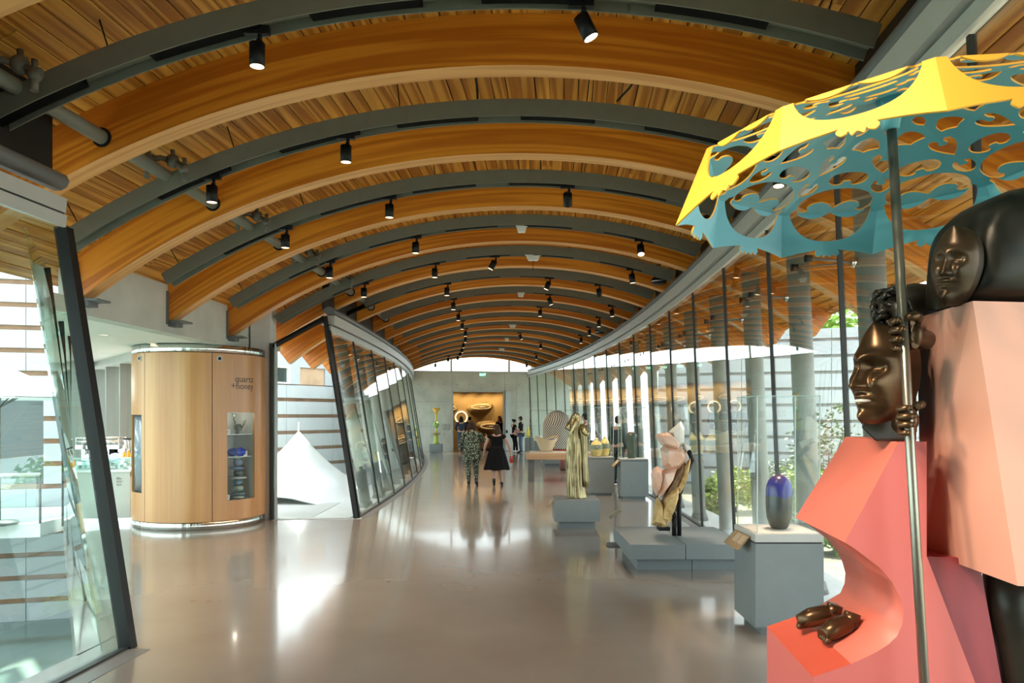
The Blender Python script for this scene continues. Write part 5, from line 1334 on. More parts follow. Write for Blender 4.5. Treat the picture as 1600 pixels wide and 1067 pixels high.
# ---- shingled dome
plinth('blue-grey low plinth under the black and white scaled dome', 1.10, 2.24, 27.9, 28.9, 0.34, 0.12, toe=0.1)
t = thing('scaled_dome', 'beehive dome of black and white scales on a red drum', 'sculpture', (1.67, 28.4, 0.341))
mb = MB(); mb.lathe([(0.50, 0), (0.50, 0.32)], seg=40); obj('drum', mb, mat('red_drum', (0.42, 0.05, 0.035), 0.5), t)
SC_W, SC_B = mat('ivory_scale', (0.70, 0.66, 0.56), 0.4), mat('black_scale', (0.02, 0.02, 0.022), 0.5)
mb = MB(); mb.lathe([(0.53 * math.sin(a) if a < PI / 2 else 0.53, 0.32 + 0.78 + 0.62 * math.cos(a)) for a in [0.05 + (PI / 2 - 0.05) * i / 12 for i in range(13)]] + [(0.53, 0.32)], seg=40, cap=False); obj('core', mb, SC_B, t)
mw = MB()
for i in range(34):
    arcL = 0.78 + 0.9
    l = (i + 0.5) / 34 * arcL
    if l < 0.78: r, z, nz, tz = 0.535, 0.32 + l, 0.0, 1.0
    else:
        a = (l - 0.78) / 0.9 * (PI / 2 - 0.1); r, z, nz = 0.535 * math.cos(a), 1.10 + 0.62 * math.sin(a), math.sin(a)
    cnt = max(6, int(2 * PI * r / 0.085))
    for k in range(cnt):
        an = 2 * PI * (k + 0.5 * (i % 2)) / cnt
        e = Vector((math.cos(an), math.sin(an), 0)); tg = Vector((-math.sin(an), math.cos(an), 0)); up = (Vector((0, 0, 1)) * math.sqrt(max(0, 1 - nz * nz)) - e * nz)
        nrm = e * math.sqrt(max(0, 1 - nz * nz)) + Vector((0, 0, nz))
        c = Vector((r * math.cos(an), r * math.sin(an), z)); w = 0.027
        mw.face([c - tg * w - up * 0.02 + nrm * 0.016, c + tg * w - up * 0.02 + nrm * 0.016, c + tg * w * 0.8 + up * 0.02 + nrm * 0.004, c - tg * w * 0.8 + up * 0.02 + nrm * 0.004])
o = obj('scales', mw, SC_W, t, recalc=False); o['kind'] = 'stuff'
t = thing('round_stool', 'brown round stool under the oak table end', 'stool', (1.80, 26.4, 0))
mb = MB(); mb.lathe([(0.15, 0.02), (0.17, 0.1), (0.18, 0.3), (0.16, 0.42)], seg=20); obj('body', mb, mat('plum_brown', (0.20, 0.09, 0.08), 0.6), t)
mb = MB(); mb.lathe([(0.13, 0), (0.13, 0.02)], seg=20); obj('foot', mb, BLACK, t)
# ---- far tall case with the yellow flower vase
plinth('grey plinth under the tall yellow flower tower by the end wall', -4.12, -3.50, 38.3, 38.85, 0.45, 0.05, toe=0.05)
case('tall clear case around the yellow flower tower', -4.08, -3.54, 38.33, 38.82, 0.45, 2.42)
t = thing('flower_tower', 'tall yellow-green ceramic flower tower in the far glass case', 'vase', (-3.81, 38.57, 0.452))
for nm, prof, m in (('base', [(0.17, 0), (0.13, 0.1), (0.10, 0.25), (0.13, 0.42)], (0.36, 0.42, 0.06)), ('bowl', [(0.07, 0.42), (0.22, 0.50), (0.21, 0.54), (0.05, 0.55)], (0.30, 0.24, 0.10)), ('stalk', [(0.055, 0.55), (0.05, 0.80)], (0.72, 0.55, 0.06)), ('pod', [(0.05, 0.80), (0.17, 0.95), (0.15, 1.05), (0.05, 1.12)], (0.22, 0.34, 0.08)), ('neck', [(0.05, 1.12), (0.05, 1.45), (0.08, 1.55)], (0.70, 0.52, 0.07)), ('bloom', [(0.06, 1.55), (0.17, 1.72), (0.19, 1.80), (0.06, 1.76)], (0.80, 0.42, 0.06))):
    mb = MB(); mb.lathe(prof, seg=18); obj(nm, mb, mat('tower_' + nm, m, 0.4), t)
# ---- small far case beside the couple
plinth('blue-grey plinth with the small yellow vase behind the far couple', 0.62, 1.05, 37.2, 37.6, 0.80, 0.05, toe=0.04)
t = thing('yellow_bottle', 'small yellow vase on the plinth behind the far couple', 'vase', (0.78, 37.4, 0.801))
mb = MB(); mb.lathe([(0.05, 0), (0.10, 0.12), (0.09, 0.3), (0.04, 0.42), (0.07, 0.5)], seg=16); obj('body', mb, mat('lemon_glaze', (0.72, 0.58, 0.06), 0.35), t)
mb = MB(); mb.lathe([(0.06, 0.5), (0.075, 0.52), (0.05, 0.51)], seg=16, cap=False); obj('lip', mb, CARD, t)
plinth('blue-grey plinth with small white ceramics beyond the oak table', 0.95, 1.75, 33.0, 33.6, 0.78, 0.06, toe=0.05)
for x, r, h, m, lab in ((1.05, 0.07, 0.18, (0.75, 0.62, 0.45), 'cream beaker on the far blue-grey plinth'), (1.22, 0.09, 0.22, (0.72, 0.72, 0.68), 'white beaker on the far blue-grey plinth'), (1.42, 0.08, 0.16, (0.05, 0.09, 0.08), 'dark green beaker on the far blue-grey plinth')):
    t = thing('ceramic_beaker', lab, 'beaker', (x, 33.3, 0.781))
    mb = MB(); mb.lathe([(r * 0.7, 0), (r, h * 0.3), (r, h), (r * 0.9, h), (r * 0.85, h * 0.3)], seg=16, cap=False); obj('wall', mb, mat('beaker_' + lab.split()[0], m, 0.4), t)
    mb = MB(); mb.lathe([(r * 0.72, 0), (r * 0.72, 0.01)], seg=16); obj('foot', mb, CARD, t)
# ================================================================ PEOPLE
SKIN1 = mat('skin_light', (0.52, 0.30, 0.22), 0.5)
SKIN2 = mat('skin_tan', (0.36, 0.19, 0.12), 0.5)
HAIR1 = mat('dark_brown_hair', (0.045, 0.025, 0.014), 0.6, spec=0.15)
HAIR2 = mat('black_hair', (0.012, 0.011, 0.010), 0.6, spec=0.15)
HAIR3 = mat('auburn_hair', (0.13, 0.045, 0.02), 0.6, spec=0.15)
CL_BLACK = mat('black_cloth', (0.007, 0.007, 0.008), 0.8, spec=0.12)
CL_NAVY = mat('navy_cloth', (0.012, 0.02, 0.05), 0.75)
CL_JEAN = mat('blue_denim', (0.05, 0.08, 0.13), 0.8, var=0.15, scale=20)
CL_SUIT = mat('dark_teal_suit', (0.012, 0.03, 0.03), 0.6)
CL_WHITE = mat('white_shirt', (0.72, 0.72, 0.70), 0.7)
SHOE = mat('dark_shoe', (0.02, 0.018, 0.025), 0.5)
CL_PINK = mat('rose_cloth', (0.50, 0.25, 0.28), 0.7)
CL_RED = mat('red_wallet', (0.55, 0.02, 0.02), 0.4)
def print_cloth():
    m = mat('leaf_print_cloth', (0.10, 0.13, 0.09), 0.75)
    nt = m.node_tree; b = nt.nodes['Principled BSDF']
    tc = [n for n in nt.nodes if n.type == 'TEX_COORD'][0]
    v = nt.nodes.new('ShaderNodeTexVoronoi'); v.inputs['Scale'].default_value = 26
    nt.links.new(tc.outputs['Object'], v.inputs['Vector'])
    cp = nt.nodes.new('ShaderNodeValToRGB'); cp.color_ramp.interpolation = 'CONSTANT'
    e = cp.color_ramp.elements; e[0].position = 0; e[0].color = (0.50, 0.53, 0.38, 1); e[1].position = 0.30; e[1].color = (0.10, 0.14, 0.09, 1)
    q = e.new(0.52); q.color = (0.02, 0.022, 0.016, 1); 
    nt.links.new(v.outputs['Distance'], cp.inputs[0]); nt.links.new(cp.outputs[0], b.inputs['Base Color'])
    return m
CL_PRINT = print_cloth()
def join_mb(me, mb, m):
    """add loose shapes to a finished mesh"""
    add = mb.mesh('add', [m]); bm = bmesh.new(); bm.from_mesh(me); bm.from_mesh(add); bm.to_mesh(me); bm.free(); bpy.data.meshes.remove(add)
    for p in me.polygons: p.use_smooth = True
def person(label, loc, rotz, H=1.7, girth=1.0, arms=None, legs=None, skin_m=SKIN1, top=None, sleeves=1.0, trousers=None, skirt=None, hair=None, hair_m=HAIR1, shoe=SHOE, head_turn=0.0, group=None, lower=1.0):
    """faces +y before turning; arms/legs: offsets of joints from a relaxed stand"""
    t = thing('person', label, 'person', loc, rotz, group)
    k = H / 1.70; g = girth
    J = {}
    J['pelvis'] = ((0, 0, 0.95), (0.145 * g, 0.105 * g)); J['waist'] = ((0, 0, 1.10), (0.128 * g, 0.092 * g)); J['chest'] = ((0, 0.0, 1.29), (0.150 * g, 0.10 * g)); J['upper'] = ((0, -0.01, 1.385), (0.13 * g, 0.075)); J['neckb'] = ((0, 0.0, 1.45), 0.055); J['neck'] = ((0, 0.012, 1.505), 0.048)
    hd = Vector((math.sin(-head_turn) * 0.012, 0.02 * math.cos(head_turn), 0))
    J['jaw'] = (tuple(Vector((0, 0.02, 1.55)) + hd), (0.06, 0.07)); J['skull'] = (tuple(Vector((0, 0.018, 1.62)) + hd), (0.073, 0.088)); J['crown'] = (tuple(Vector((0, 0.012, 1.675)) + hd), (0.055, 0.065))
    E = [('pelvis', 'waist'), ('waist', 'chest'), ('chest', 'upper'), ('upper', 'neckb'), ('neckb', 'neck'), ('neck', 'jaw'), ('jaw', 'skull'), ('skull', 'crown')]
    arms = arms or {}; legs = legs or {}
    for sd, s in (('l', -1), ('r', 1)):
        sh = Vector((s * (0.155 * g + 0.02), -0.01, 1.40)); el = Vector((s * (0.20 * g + 0.03), -0.03, 1.13)); wr = Vector((s * (0.215 * g + 0.03), 0.04, 0.89)); hn = Vector((s * (0.215 * g + 0.03), 0.06, 0.82))
        a = arms.get(sd)
        if a: el, wr, hn = [Vector(q) for q in a]
        J['sh' + sd] = (tuple(sh), 0.052 * (0.6 + 0.4 * g)); J['el' + sd] = (tuple(el), 0.040 * (0.6 + 0.4 * g)); J['wr' + sd] = (tuple(wr), 0.026); J['hn' + sd] = (tuple(hn), (0.034, 0.02))
        E += [('upper', 'sh' + sd), ('sh' + sd, 'el' + sd), ('el' + sd, 'wr' + sd), ('wr' + sd, 'hn' + sd)]
        hp = Vector((s * 0.085 * g, 0, 0.88)); kn = Vector((s * 0.09 * g, 0.02, 0.49)); an = Vector((s * 0.085, -0.02, 0.085)); to = Vector((s * 0.10, 0.13, 0.03))
        l = legs.get(sd)
        if l: kn, an, to = [Vector(q) for q in l]
        J['hp' + sd] = (tuple(hp), 0.088 * g); J['kn' + sd] = (tuple(kn), 0.056 * g); J['cf' + sd] = (tuple(kn.lerp(an, 0.35)), 0.052 * g); J['an' + sd] = (tuple(an), 0.036); J['to' + sd] = (tuple(to), (0.036, 0.026))
        E += [('pelvis', 'hp' + sd), ('hp' + sd, 'kn' + sd), ('kn' + sd, 'cf' + sd), ('cf' + sd, 'an' + sd), ('an' + sd, 'to' + sd)]
    names = list(J); ix = {n: i for i, n in enumerate(names)}
    S = lambda q: tuple(c * k for c in q)
    def grow(nm, use, pad, m, sub=2, clip=None):
        keep = [n for n in names if n in use]
        jj = []
        for n in keep:
            r = J[n][1]; r = (r, r) if not hasattr(r, '__len__') else r
            jj.append((S(use[n] if isinstance(use, dict) and use[n] is not True else J[n][0]), (r[0] * k + pad, r[1] * k + pad)))
        li = {n: i for i, n in enumerate(keep)}
        ed = [(li[a], li[b_]) for a, b_ in E if a in li and b_ in li]
        me = skin(nm, jj, ed, 0, sub); me.materials.clear(); me.materials.append(m)
        return me
    body = grow('body', {n: True for n in names}, 0.0, skin_m)
    mb = MB()
    for sd, s in (('l', -1), ('r', 1)):      # fingers and thumb
        w, h = Vector(J['wr' + sd][0]), Vector(J['hn' + sd][0]); d = (h - w).normalized(); sidev = d.cross(Vector((1, 0, 0))); sidev = sidev.normalized() if sidev.length > 0.1 else Vector((0, 1, 0))
        for f in range(4):
            o = h + sidev * (0.028 - 0.018 * f); ln = (0.062, 0.072, 0.068, 0.054)[f]; cu = Vector((-s * 0.3, 0, 0))
            mb.tube([S(o), S(o + d * ln * 0.5 + cu * 0.02), S(o + d * ln + cu * 0.08)], [0.010 * k, 0.009 * k, 0.006 * k], 6)
        o = h + sidev * 0.03 - d * 0.02
        mb.tube([S(o), S(o + sidev * 0.025 + d * 0.02), S(o + sidev * 0.03 + d * 0.05)], [0.012 * k, 0.010 * k, 0.007 * k], 6)
    hc = Vector(J['skull'][0]); fx = Vector((math.sin(-head_turn), math.cos(head_turn), 0)); rx = Vector((fx.y, -fx.x, 0))
    mb.tube([S(hc + fx * 0.088 + Vector((0, 0, 0.01))), S(hc + fx * 0.108 + Vector((0, 0, -0.025)))], [0.008 * k, 0.015 * k], 8)
    mb.tube([S(hc + fx * 0.088 - rx * 0.022 + Vector((0, 0, -0.052))), S(hc + fx * 0.093 + Vector((0, 0, -0.05))), S(hc + fx * 0.088 + rx * 0.022 + Vector((0, 0, -0.052)))], 0.007 * k, 6)
    for s in (-1, 1): mb.ball(S(hc + rx * s * 0.077 - fx * 0.005 + Vector((0, 0, -0.012))), (0.012 * k, 0.02 * k, 0.03 * k), 8, 6)
    join_mb(body, mb, skin_m)
    bo_ = link('body', body, t)
    mb = MB()
    for s in (-1, 1): mb.ball(S(hc + fx * 0.085 + rx * s * 0.032 + Vector((0, 0, 0.008))), 0.010 * k, 8, 6)
    obj('eyes', mb, HAIR2, bo_)
    if top is not None:
        use = {n: True for n in ('pelvis', 'waist', 'chest', 'upper', 'neckb')}
        for sd in 'lr':
            use['sh' + sd] = True
            if sleeves > 0:
                a, b_ = Vector(J['sh' + sd][0]), Vector(J['el' + sd][0])
                use['el' + sd] = True if sleeves >= 1 else tuple(a.lerp(b_, sleeves))
                if sleeves > 1: use['wr' + sd] = True
        link('top', grow('top', use, 0.016, top), t)
    if trousers is not None:
        use = {n: True for n in ('pelvis', 'hpl', 'hpr', 'knl', 'knr', 'cfl', 'cfr', 'anl', 'anr')}
        link('trousers', grow('trousers', use, 0.016, trousers), t)
    if skirt is not None:
        z0, z1, r0, r1, m = skirt; mb = MB(); rows = []
        for i in range(9):
            f = i / 8; r = r0 + (r1 - r0) * f ** 0.8; z = z1 + (z0 - z1) * f
            rows.append([Vector((r * (1 + 0.05 * f * math.sin(11 * a)) * math.cos(a) * k, r * 0.72 * (1 + 0.05 * f * math.sin(11 * a)) * math.sin(a) * k, (z + 0.012 * f * math.sin(5 * a)) * k)) for a in [2 * PI * j / 44 for j in range(44)]])
        mb.grid(rows, closed_u=True, cap0=True); mb.grid([[q * 0.985 for q in r] for r in rows], closed_u=True); obj('skirt', mb, m, t, recalc=False)
    for sd in 'lr':
        a, b_ = Vector(J['an' + sd][0]), Vector(J['to' + sd][0]); d = (b_ - a); d.normalize()
        mb = MB(); mb.tube([S(a - d * 0.055 + Vector((0, 0, -0.03))), S(a + d * 0.03 + Vector((0, 0, -0.012))), S(a.lerp(b_, 0.65)), S(b_ + d * 0.05)], [0.038 * k, 0.05 * k, 0.043 * k, 0.026 * k], 12)
        o = obj('shoe', mb, shoe, t)
    if hair:
        mb = MB(); c = hc - fx * 0.012 + Vector((0, 0, 0.022))
        Rz = Matrix.Rotation(head_turn, 4, 'Z')
        if hair == 'short':
            mb.ball(S(c - fx * 0.008 + Vector((0, 0, 0.012))), (0.082 * k, 0.094 * k, 0.085 * k), 16, 10, mat=Rz)
            mb.ball(S(c - fx * 0.03 + Vector((0, 0, -0.04))), (0.074 * k, 0.07 * k, 0.075 * k), 14, 8, mat=Rz)
        else:
            L_ = {'bob': 0.16, 'long': 0.30, 'bun': 0.05}[hair]
            mb.ball(S(c), (0.088 * k, 0.10 * k, 0.092 * k), 16, 10, mat=Rz)
            rows = []
            for i in range(8):
                f = i / 7; z = 0.02 - L_ * f; w = 0.086 + 0.035 * math.sin(f * PI * 0.75) * (1.0 if hair != 'bun' else 0.1)
                if f > 0.8: w *= 1 - (f - 0.8) * 1.4
                rows.append([Vector(S(c - fx * (0.03 + 0.02 * f) + rx * (w * math.cos(a) * (1 + 0.05 * math.sin(6 * a))) + fx * (w * 0.62 * math.sin(a)) + Vector((0, 0, z)))) for a in [2 * PI * j / 26 for j in range(26)]])
            mb.grid(rows, closed_u=True, cap0=True, cap1=True)
            if hair == 'bun': mb.ball(S(c - fx * 0.10 + Vector((0, 0, 0.05))), 0.05 * k, 12, 8)
        obj('hair', mb, hair_m, bo_)
    return t
# the two women walking away
p = fl(737, 758.5)
w = person('person in a black and green leaf-print tunic and trousers walking away, hand raised', (p.x, p.y, 0), 0.0, H=1.70, girth=1.22, top=CL_PRINT, sleeves=2, trousers=CL_PRINT, hair='bob',
       arms={'r': ((0.32, 0.02, 1.16), (0.36, 0.25, 1.26), (0.38, 0.31, 1.32)), 'l': ((-0.29, -0.05, 1.13), (-0.32, 0.03, 0.90), (-0.32, 0.06, 0.83))},
       legs={'l': ((-0.10, 0.03, 0.49), (-0.08, 0.05, 0.085), (-0.09, 0.20, 0.03)), 'r': ((0.11, 0.06, 0.50), (0.13, -0.16, 0.14), (0.145, -0.06, 0.035))})
mb = MB(); rows = []
for i in range(8):
    f = i / 7; r = 0.205 + 0.045 * f
    rows.append([Vector((r * (1 + 0.04 * math.sin(7 * a + 3 * f)) * math.cos(a), r * 0.76 * (1 + 0.04 * math.sin(9 * a)) * math.sin(a), 1.30 - 0.60 * f + 0.012 * math.sin(5 * a))) for a in [2 * PI * j / 36 for j in range(36)]])
mb.grid(rows, closed_u=True, cap0=True); obj('tunic_hem', mb, CL_PRINT, w, recalc=False)
p = fl(776, 759)
w = person('person in a black short-sleeved dress walking away with a red wallet', (p.x, p.y, 0), 0.0, H=1.62, girth=1.2, top=CL_BLACK, sleeves=0.35, skirt=(0.46, 1.12, 0.165, 0.36, CL_BLACK), hair='long', head_turn=0.9,
       arms={'r': ((0.34, -0.02, 1.14), (0.40, 0.06, 0.90), (0.41, 0.08, 0.83)), 'l': ((-0.32, -0.04, 1.13), (-0.36, 0.02, 0.89), (-0.365, 0.04, 0.82))},
       legs={'l': ((-0.09, -0.02, 0.48), (-0.07, -0.20, 0.20), (-0.07, -0.14, 0.06)), 'r': ((0.11, 0.04, 0.49), (0.14, 0.02, 0.085), (0.15, 0.17, 0.03))})
k = 1.62 / 1.7
mb = MB(); mb.box((0.375 * k, 0.04, 0.66 * k), (0.40 * k, 0.13, 0.80 * k)); 
wal = thing('wallet', 'red wallet in the hand of the person in the black dress', 'wallet', (p.x + 0.415 * k, p.y + 0.085, 0.735 * k), 0.0)
mb = MB(); mb.box((-0.05, -0.012, -0.09), (0.05, 0.012, 0.09)); bevel(obj('cover', mb, CL_RED, wal), 0.004)
mb = MB(); mb.box((-0.045, -0.014, 0.03), (0.045, -0.011, 0.045)); obj('clasp', mb, CHROME, wal)
# at the gallery door
p = fl(720.5, 705)
person('long-haired person in a navy top and blue jeans in the gallery doorway', (p.x, p.y, 0), 0.15, H=1.80, girth=1.12, top=CL_NAVY, sleeves=2, trousers=CL_JEAN, hair='long', hair_m=HAIR2, arms={'l': ((-0.27, 0.02, 1.15), (-0.2, 0.2, 1.05), (-0.12, 0.24, 1.05)), 'r': ((0.27, 0.02, 1.15), (0.2, 0.2, 1.05), (0.12, 0.24, 1.05))})
p = W(gw(734, 690, 1.2)[0], 0, 1.2)
person('short-haired person in dark clothes beyond the navy-topped visitor', (p.x, p.y, 0), 0.1, H=1.78, top=CL_NAVY, sleeves=2, trousers=CL_BLACK, hair='short', hair_m=HAIR2)
p = W(gw(781, 690, 0.9)[0], 0, 0.9)
person('auburn-haired person in a dark dress with folded arms inside the doorway', (p.x, p.y, 0), 0.6, H=1.82, top=CL_BLACK, sleeves=0.5, skirt=(0.1, 1.1, 0.15, 0.22, CL_BLACK), hair='long', hair_m=HAIR3, arms={'l': ((-0.26, 0.05, 1.14), (-0.08, 0.22, 1.15), (0.02, 0.22, 1.18)), 'r': ((0.26, 0.05, 1.14), (0.08, 0.2, 1.19), (-0.02, 0.2, 1.2))})
p = fl(803, 707)
person('person in black clothes with a rose bag, leaning toward the tall visitor', (p.x, p.y, 0), -1.2, H=1.66, top=CL_BLACK, sleeves=0.5, trousers=CL_BLACK, hair='bun', hair_m=HAIR2, shoe=CL_WHITE, arms={'l': ((-0.25, 0.06, 1.15), (-0.1, 0.24, 1.12), (-0.02, 0.26, 1.14)), 'r': ((0.25, 0.06, 1.15), (0.12, 0.24, 1.12), (0.03, 0.26, 1.14))}, legs={'l': ((-0.09, 0.06, 0.5), (-0.1, 0.05, 0.085), (-0.11, 0.2, 0.03)), 'r': ((0.09, 0.1, 0.5), (0.1, 0.14, 0.085), (0.11, 0.29, 0.03))})
bg = thing('shoulder_bag', 'rose and black shoulder bag carried by the capped visitor', 'bag', (p.x + 0.10, p.y - 0.27, 1.02), -1.2)
mb = MB(); mb.box((-0.12, -0.05, -0.14), (0.12, 0.05, 0.12)); bevel(obj('body', mb, CL_PINK, bg), 0.03, 3)
mb = MB(); mb.tube([(-0.1, 0, 0.1), (-0.06, 0, 0.3), (0.06, 0, 0.3), (0.1, 0, 0.1)], 0.012, 6); obj('strap', mb, CL_BLACK, bg)
p = fl(811.5, 707.5)
person('tall person in a black shirt and dark jeans facing the capped visitor', (p.x + 0.08, p.y, 0), 1.3, H=1.80, top=CL_BLACK, sleeves=1.0, trousers=CL_JEAN, hair='short', hair_m=HAIR2, skin_m=SKIN2, arms={'l': ((-0.25, 0.03, 1.13), (-0.2, 0.12, 0.92), (-0.17, 0.15, 0.86)), 'r': ((0.25, 0.03, 1.13), (0.2, 0.12, 0.92), (0.17, 0.15, 0.86))})
# staff by the long glass wall
person('person in a dark teal suit and white collar standing behind the green vase', (2.88, 20.9, 0), -0.9, H=1.84, girth=1.05, top=CL_SUIT, sleeves=2, trousers=CL_SUIT, hair='short', hair_m=HAIR1, head_turn=-0.3)
mb = MB(); 
person('person in a black waistcoat over a white shirt beside the veiled statue', (2.36, 24.6, 0), 0.9, H=1.92, top=CL_WHITE, sleeves=2, trousers=CL_BLACK, hair='short', hair_m=HAIR2, arms={'l': ((-0.24, 0.08, 1.15), (-0.16, 0.26, 1.05), (-0.1, 0.3, 1.06)), 'r': ((0.24, 0.08, 1.15), (0.16, 0.26, 1.05), (0.1, 0.3, 1.06))})
w = [o for o in bpy.data.objects if o.get('label', '').startswith('person in a black waistcoat')][0]
kk = 1.92 / 1.7
mb = MB(); rows = []
for z, rx_, ry_ in ((0.98, 0.165, 0.125), (1.10, 0.158, 0.122), (1.25, 0.178, 0.13), (1.37, 0.165, 0.115), (1.44, 0.10, 0.08)):
    rows.append([Vector((rx_ * kk * math.cos(a), ry_ * kk * math.sin(a), z * kk)) for a in [2 * PI * j / 24 for j in range(24)]])
mb.grid(rows, closed_u=True); obj('waistcoat', mb, CL_BLACK, w, recalc=False)
w = [o for o in bpy.data.objects if o.get('label', '').startswith('person in a dark teal suit')][0]
mb = MB(); mb.lathe([(0.085, 1.565), (0.075, 1.60), (0.066, 1.64)], seg=16, cap=False); obj('collar', mb, CL_WHITE, w)
# ================================================================ PAINTED SCULPTURE with bronze heads and a cut-out parasol
SALMON = mat('salmon_paint', (0.62, 0.16, 0.115), 0.45)
SALMON_F = mat('salmon_front_paint', (0.60, 0.135, 0.12), 0.45)
ORANGE_RED = mat('orange_red_paint', (0.60, 0.10, 0.06), 0.45)
CRIMSON_SHADOW = mat('crimson_shadow', (0.30, 0.045, 0.06), 0.45)  # shadow below the upper block, put into the colour of the rear block
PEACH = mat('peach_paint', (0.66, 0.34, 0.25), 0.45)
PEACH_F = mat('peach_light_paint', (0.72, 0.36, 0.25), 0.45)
BRONZE = mat('dark_bronze', (0.10, 0.058, 0.028), 0.3, metal=0.75, var=0.35, scale=7, bump=0.08, bscale=14)
BRONZE_F = mat('brown_bronze', (0.05, 0.032, 0.016), 0.34, metal=0.6, var=0.4, scale=9)
BRONZE_D = mat('black_bronze', (0.028, 0.027, 0.02), 0.36, metal=0.45, var=0.6, scale=5, bump=0.05, bscale=12)
YELLOW = mat('yellow_paint', (0.82, 0.43, 0.05), 0.5, spec=0.3)
TEAL = mat('teal_paint', (0.15, 0.50, 0.58), 0.42)
POLE = mat('bronze_pole', (0.32, 0.30, 0.25), 0.28, metal=0.9)
O = Vector((1.6, 3.25, 0))
sp = thing('parasol_sculpture', 'angular pink painted sculpture with bronze heads and a cut-out yellow and teal parasol', 'sculpture', O)
# lower block: profile with a scoop, run back from the camera
prof = [(1.51, 1.777), (1.30, 1.385), (1.335, 1.362), (1.385, 1.325), (1.4375, 1.285), (1.485, 1.23), (1.515, 1.17), (1.53, 1.115), (1.525, 1.065), (1.505, 1.02), (1.47, 0.985), (1.425, 0.957), (1.375, 0.932), (1.325, 0.91), (1.175, 0.858), (1.175, 0.0), (2.10, 0.0), (1.90, 0.60), (1.62, 1.33), (1.62, 1.777)]
front = [Vector((x, 3.0, z)) - O for x, z in prof]
rear = [Vector((x + 0.085 * (0.7 if z < 1.0 else 1), 3.72, z)) - O for x, z in prof]
bm = bmesh.new()
vf = [bm.verts.new(q) for q in front]; vr = [bm.verts.new(q) for q in rear]
bm.faces.new(vf).material_index = 1; bm.faces.new(vr[::-1]).material_index = 1
n = len(prof)
vr[0].co += Vector((0.02, 0, 0.0)); vr[1].co += Vector((-0.012, 0, 0.0))
for tri in ((vf[0], vr[0], vr[1]), (vf[0], vr[1], vf[1])): bm.faces.new(tri).material_index = 0
for i in range(1, n):
    f = bm.faces.new([vf[i], vr[i], vr[(i + 1) % n], vf[(i + 1) % n]]); f.smooth = 1 <= i <= 12
    f.material_index = 0 if i < 13 else (2 if i >= 16 else 1)
    if i == 13: f.material_index = 2
bmesh.ops.recalc_face_normals(bm, faces=bm.faces)
me = bpy.data.meshes.new('lower_block'); bm.to_mesh(me); bm.free()
for q in (SALMON, SALMON_F, ORANGE_RED): me.materials.append(q)
me.shade_smooth() if False else None
lb = link('lower_block', me, sp)
mb = MB(); mb.hexa([Vector(q) - O for q in ((1.56, 3.06, 0.0), (2.10, 3.06, 0.0), (2.12, 3.6, 0), (1.6, 3.6, 0), (1.60, 3.06, 1.32), (1.86, 3.06, 1.31), (1.95, 3.6, 1.31), (1.64, 3.6, 1.32))]); obj('rear_block', mb, CRIMSON_SHADOW, sp)
A0, B0, C0, D0 = Vector((1.76, 3.3, 1.30)), Vector((1.81, 2.75, 1.27)), Vector((2.32, 2.85, 1.22)), Vector((2.32, 3.6, 1.30))
A1, B1, C1, D1 = Vector((1.738, 3.3, 2.298)), Vector((1.65, 2.75, 2.29)), Vector((2.32, 2.85, 2.29)), Vector((2.32, 3.6, 2.30))
bm = bmesh.new(); v = [bm.verts.new(q - O) for q in (A0, B0, C0, D0, A1, B1, C1, D1)]
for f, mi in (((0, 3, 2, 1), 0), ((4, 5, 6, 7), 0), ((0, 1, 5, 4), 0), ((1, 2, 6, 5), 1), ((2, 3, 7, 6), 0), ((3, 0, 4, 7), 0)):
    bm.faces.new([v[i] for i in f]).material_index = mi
bmesh.ops.recalc_face_normals(bm, faces=bm.faces)
me = bpy.data.meshes.new('upper_block'); bm.to_mesh(me); bm.free(); me.materials.append(PEACH); me.materials.append(PEACH_F); link('upper_block', me, sp)
# ---- faces
def face_mesh(w, h, d, smile=0.0, nu=40, nv=56):
    """relief mask facing +y, x across, z up"""
    rows = []
    def g(x, z, cx, cz, sx_, sz_): return math.exp(-((x - cx) / sx_) ** 2 - ((z - cz) / sz_) ** 2)
    for i in range(nv + 1):
        z = -1 + 2 * i / nv; row = []
        half = math.sqrt(max(0.0, 1 - (abs(z) ** 2.4))) * (1 - 0.22 * max(0, -z))
        for j in range(nu + 1):
            s = -1 + 2 * j / nu; x = s * half
            y = d * math.sqrt(max(0, 1 - 0.92 * s * s)) * (1 - 0.25 * z * z) - 0.4 * d
            ax = abs(x)
            y += d * 0.20 * g(x, z, 0, 0.33, 0.65, 0.13)                       # brow
            y -= d * 0.34 * (g(ax, z, 0.36, 0.16, 0.20, 0.12))                  # sockets
            y += d * 0.22 * (g(ax, z, 0.36, 0.15, 0.13, 0.075))                 # lids
            y -= d * 0.10 * g(ax, z, 0.36, 0.14, 0.12, 0.02)                    # slit
            nz = max(0.0, min(1.0, (0.30 - z) / 0.52)) if -0.26 < z < 0.32 else 0.0
            y += d * (0.06 + 0.36 * nz) * (1 if nz else 0) * math.exp(-(x / (0.085 + 0.10 * nz ** 2)) ** 2)   # nose
            y += d * 0.16 * g(ax, z, 0.17, -0.20, 0.07, 0.06)                   # nostril wings
            y += d * 0.16 * g(ax, z, 0.50, -0.14, 0.22, 0.20)                   # cheeks
            y += d * 0.17 * g(x, z + smile * 0.25 * x * x, 0, -0.40, 0.32, 0.045)   # lips
            y += d * 0.19 * g(x, z + smile * 0.25 * x * x, 0, -0.53, 0.26, 0.055)
            y -= d * 0.14 * g(x, z + smile * 0.25 * x * x, 0, -0.465, 0.30, 0.022)
            y += d * 0.22 * g(x, z, 0, -0.78, 0.26, 0.14)                       # chin
            row.append(Vector((x * w / 2, y, z * h / 2)))
        rows.append(row)
    rows.append([q.copy() for q in rows[-1]])
    return rows
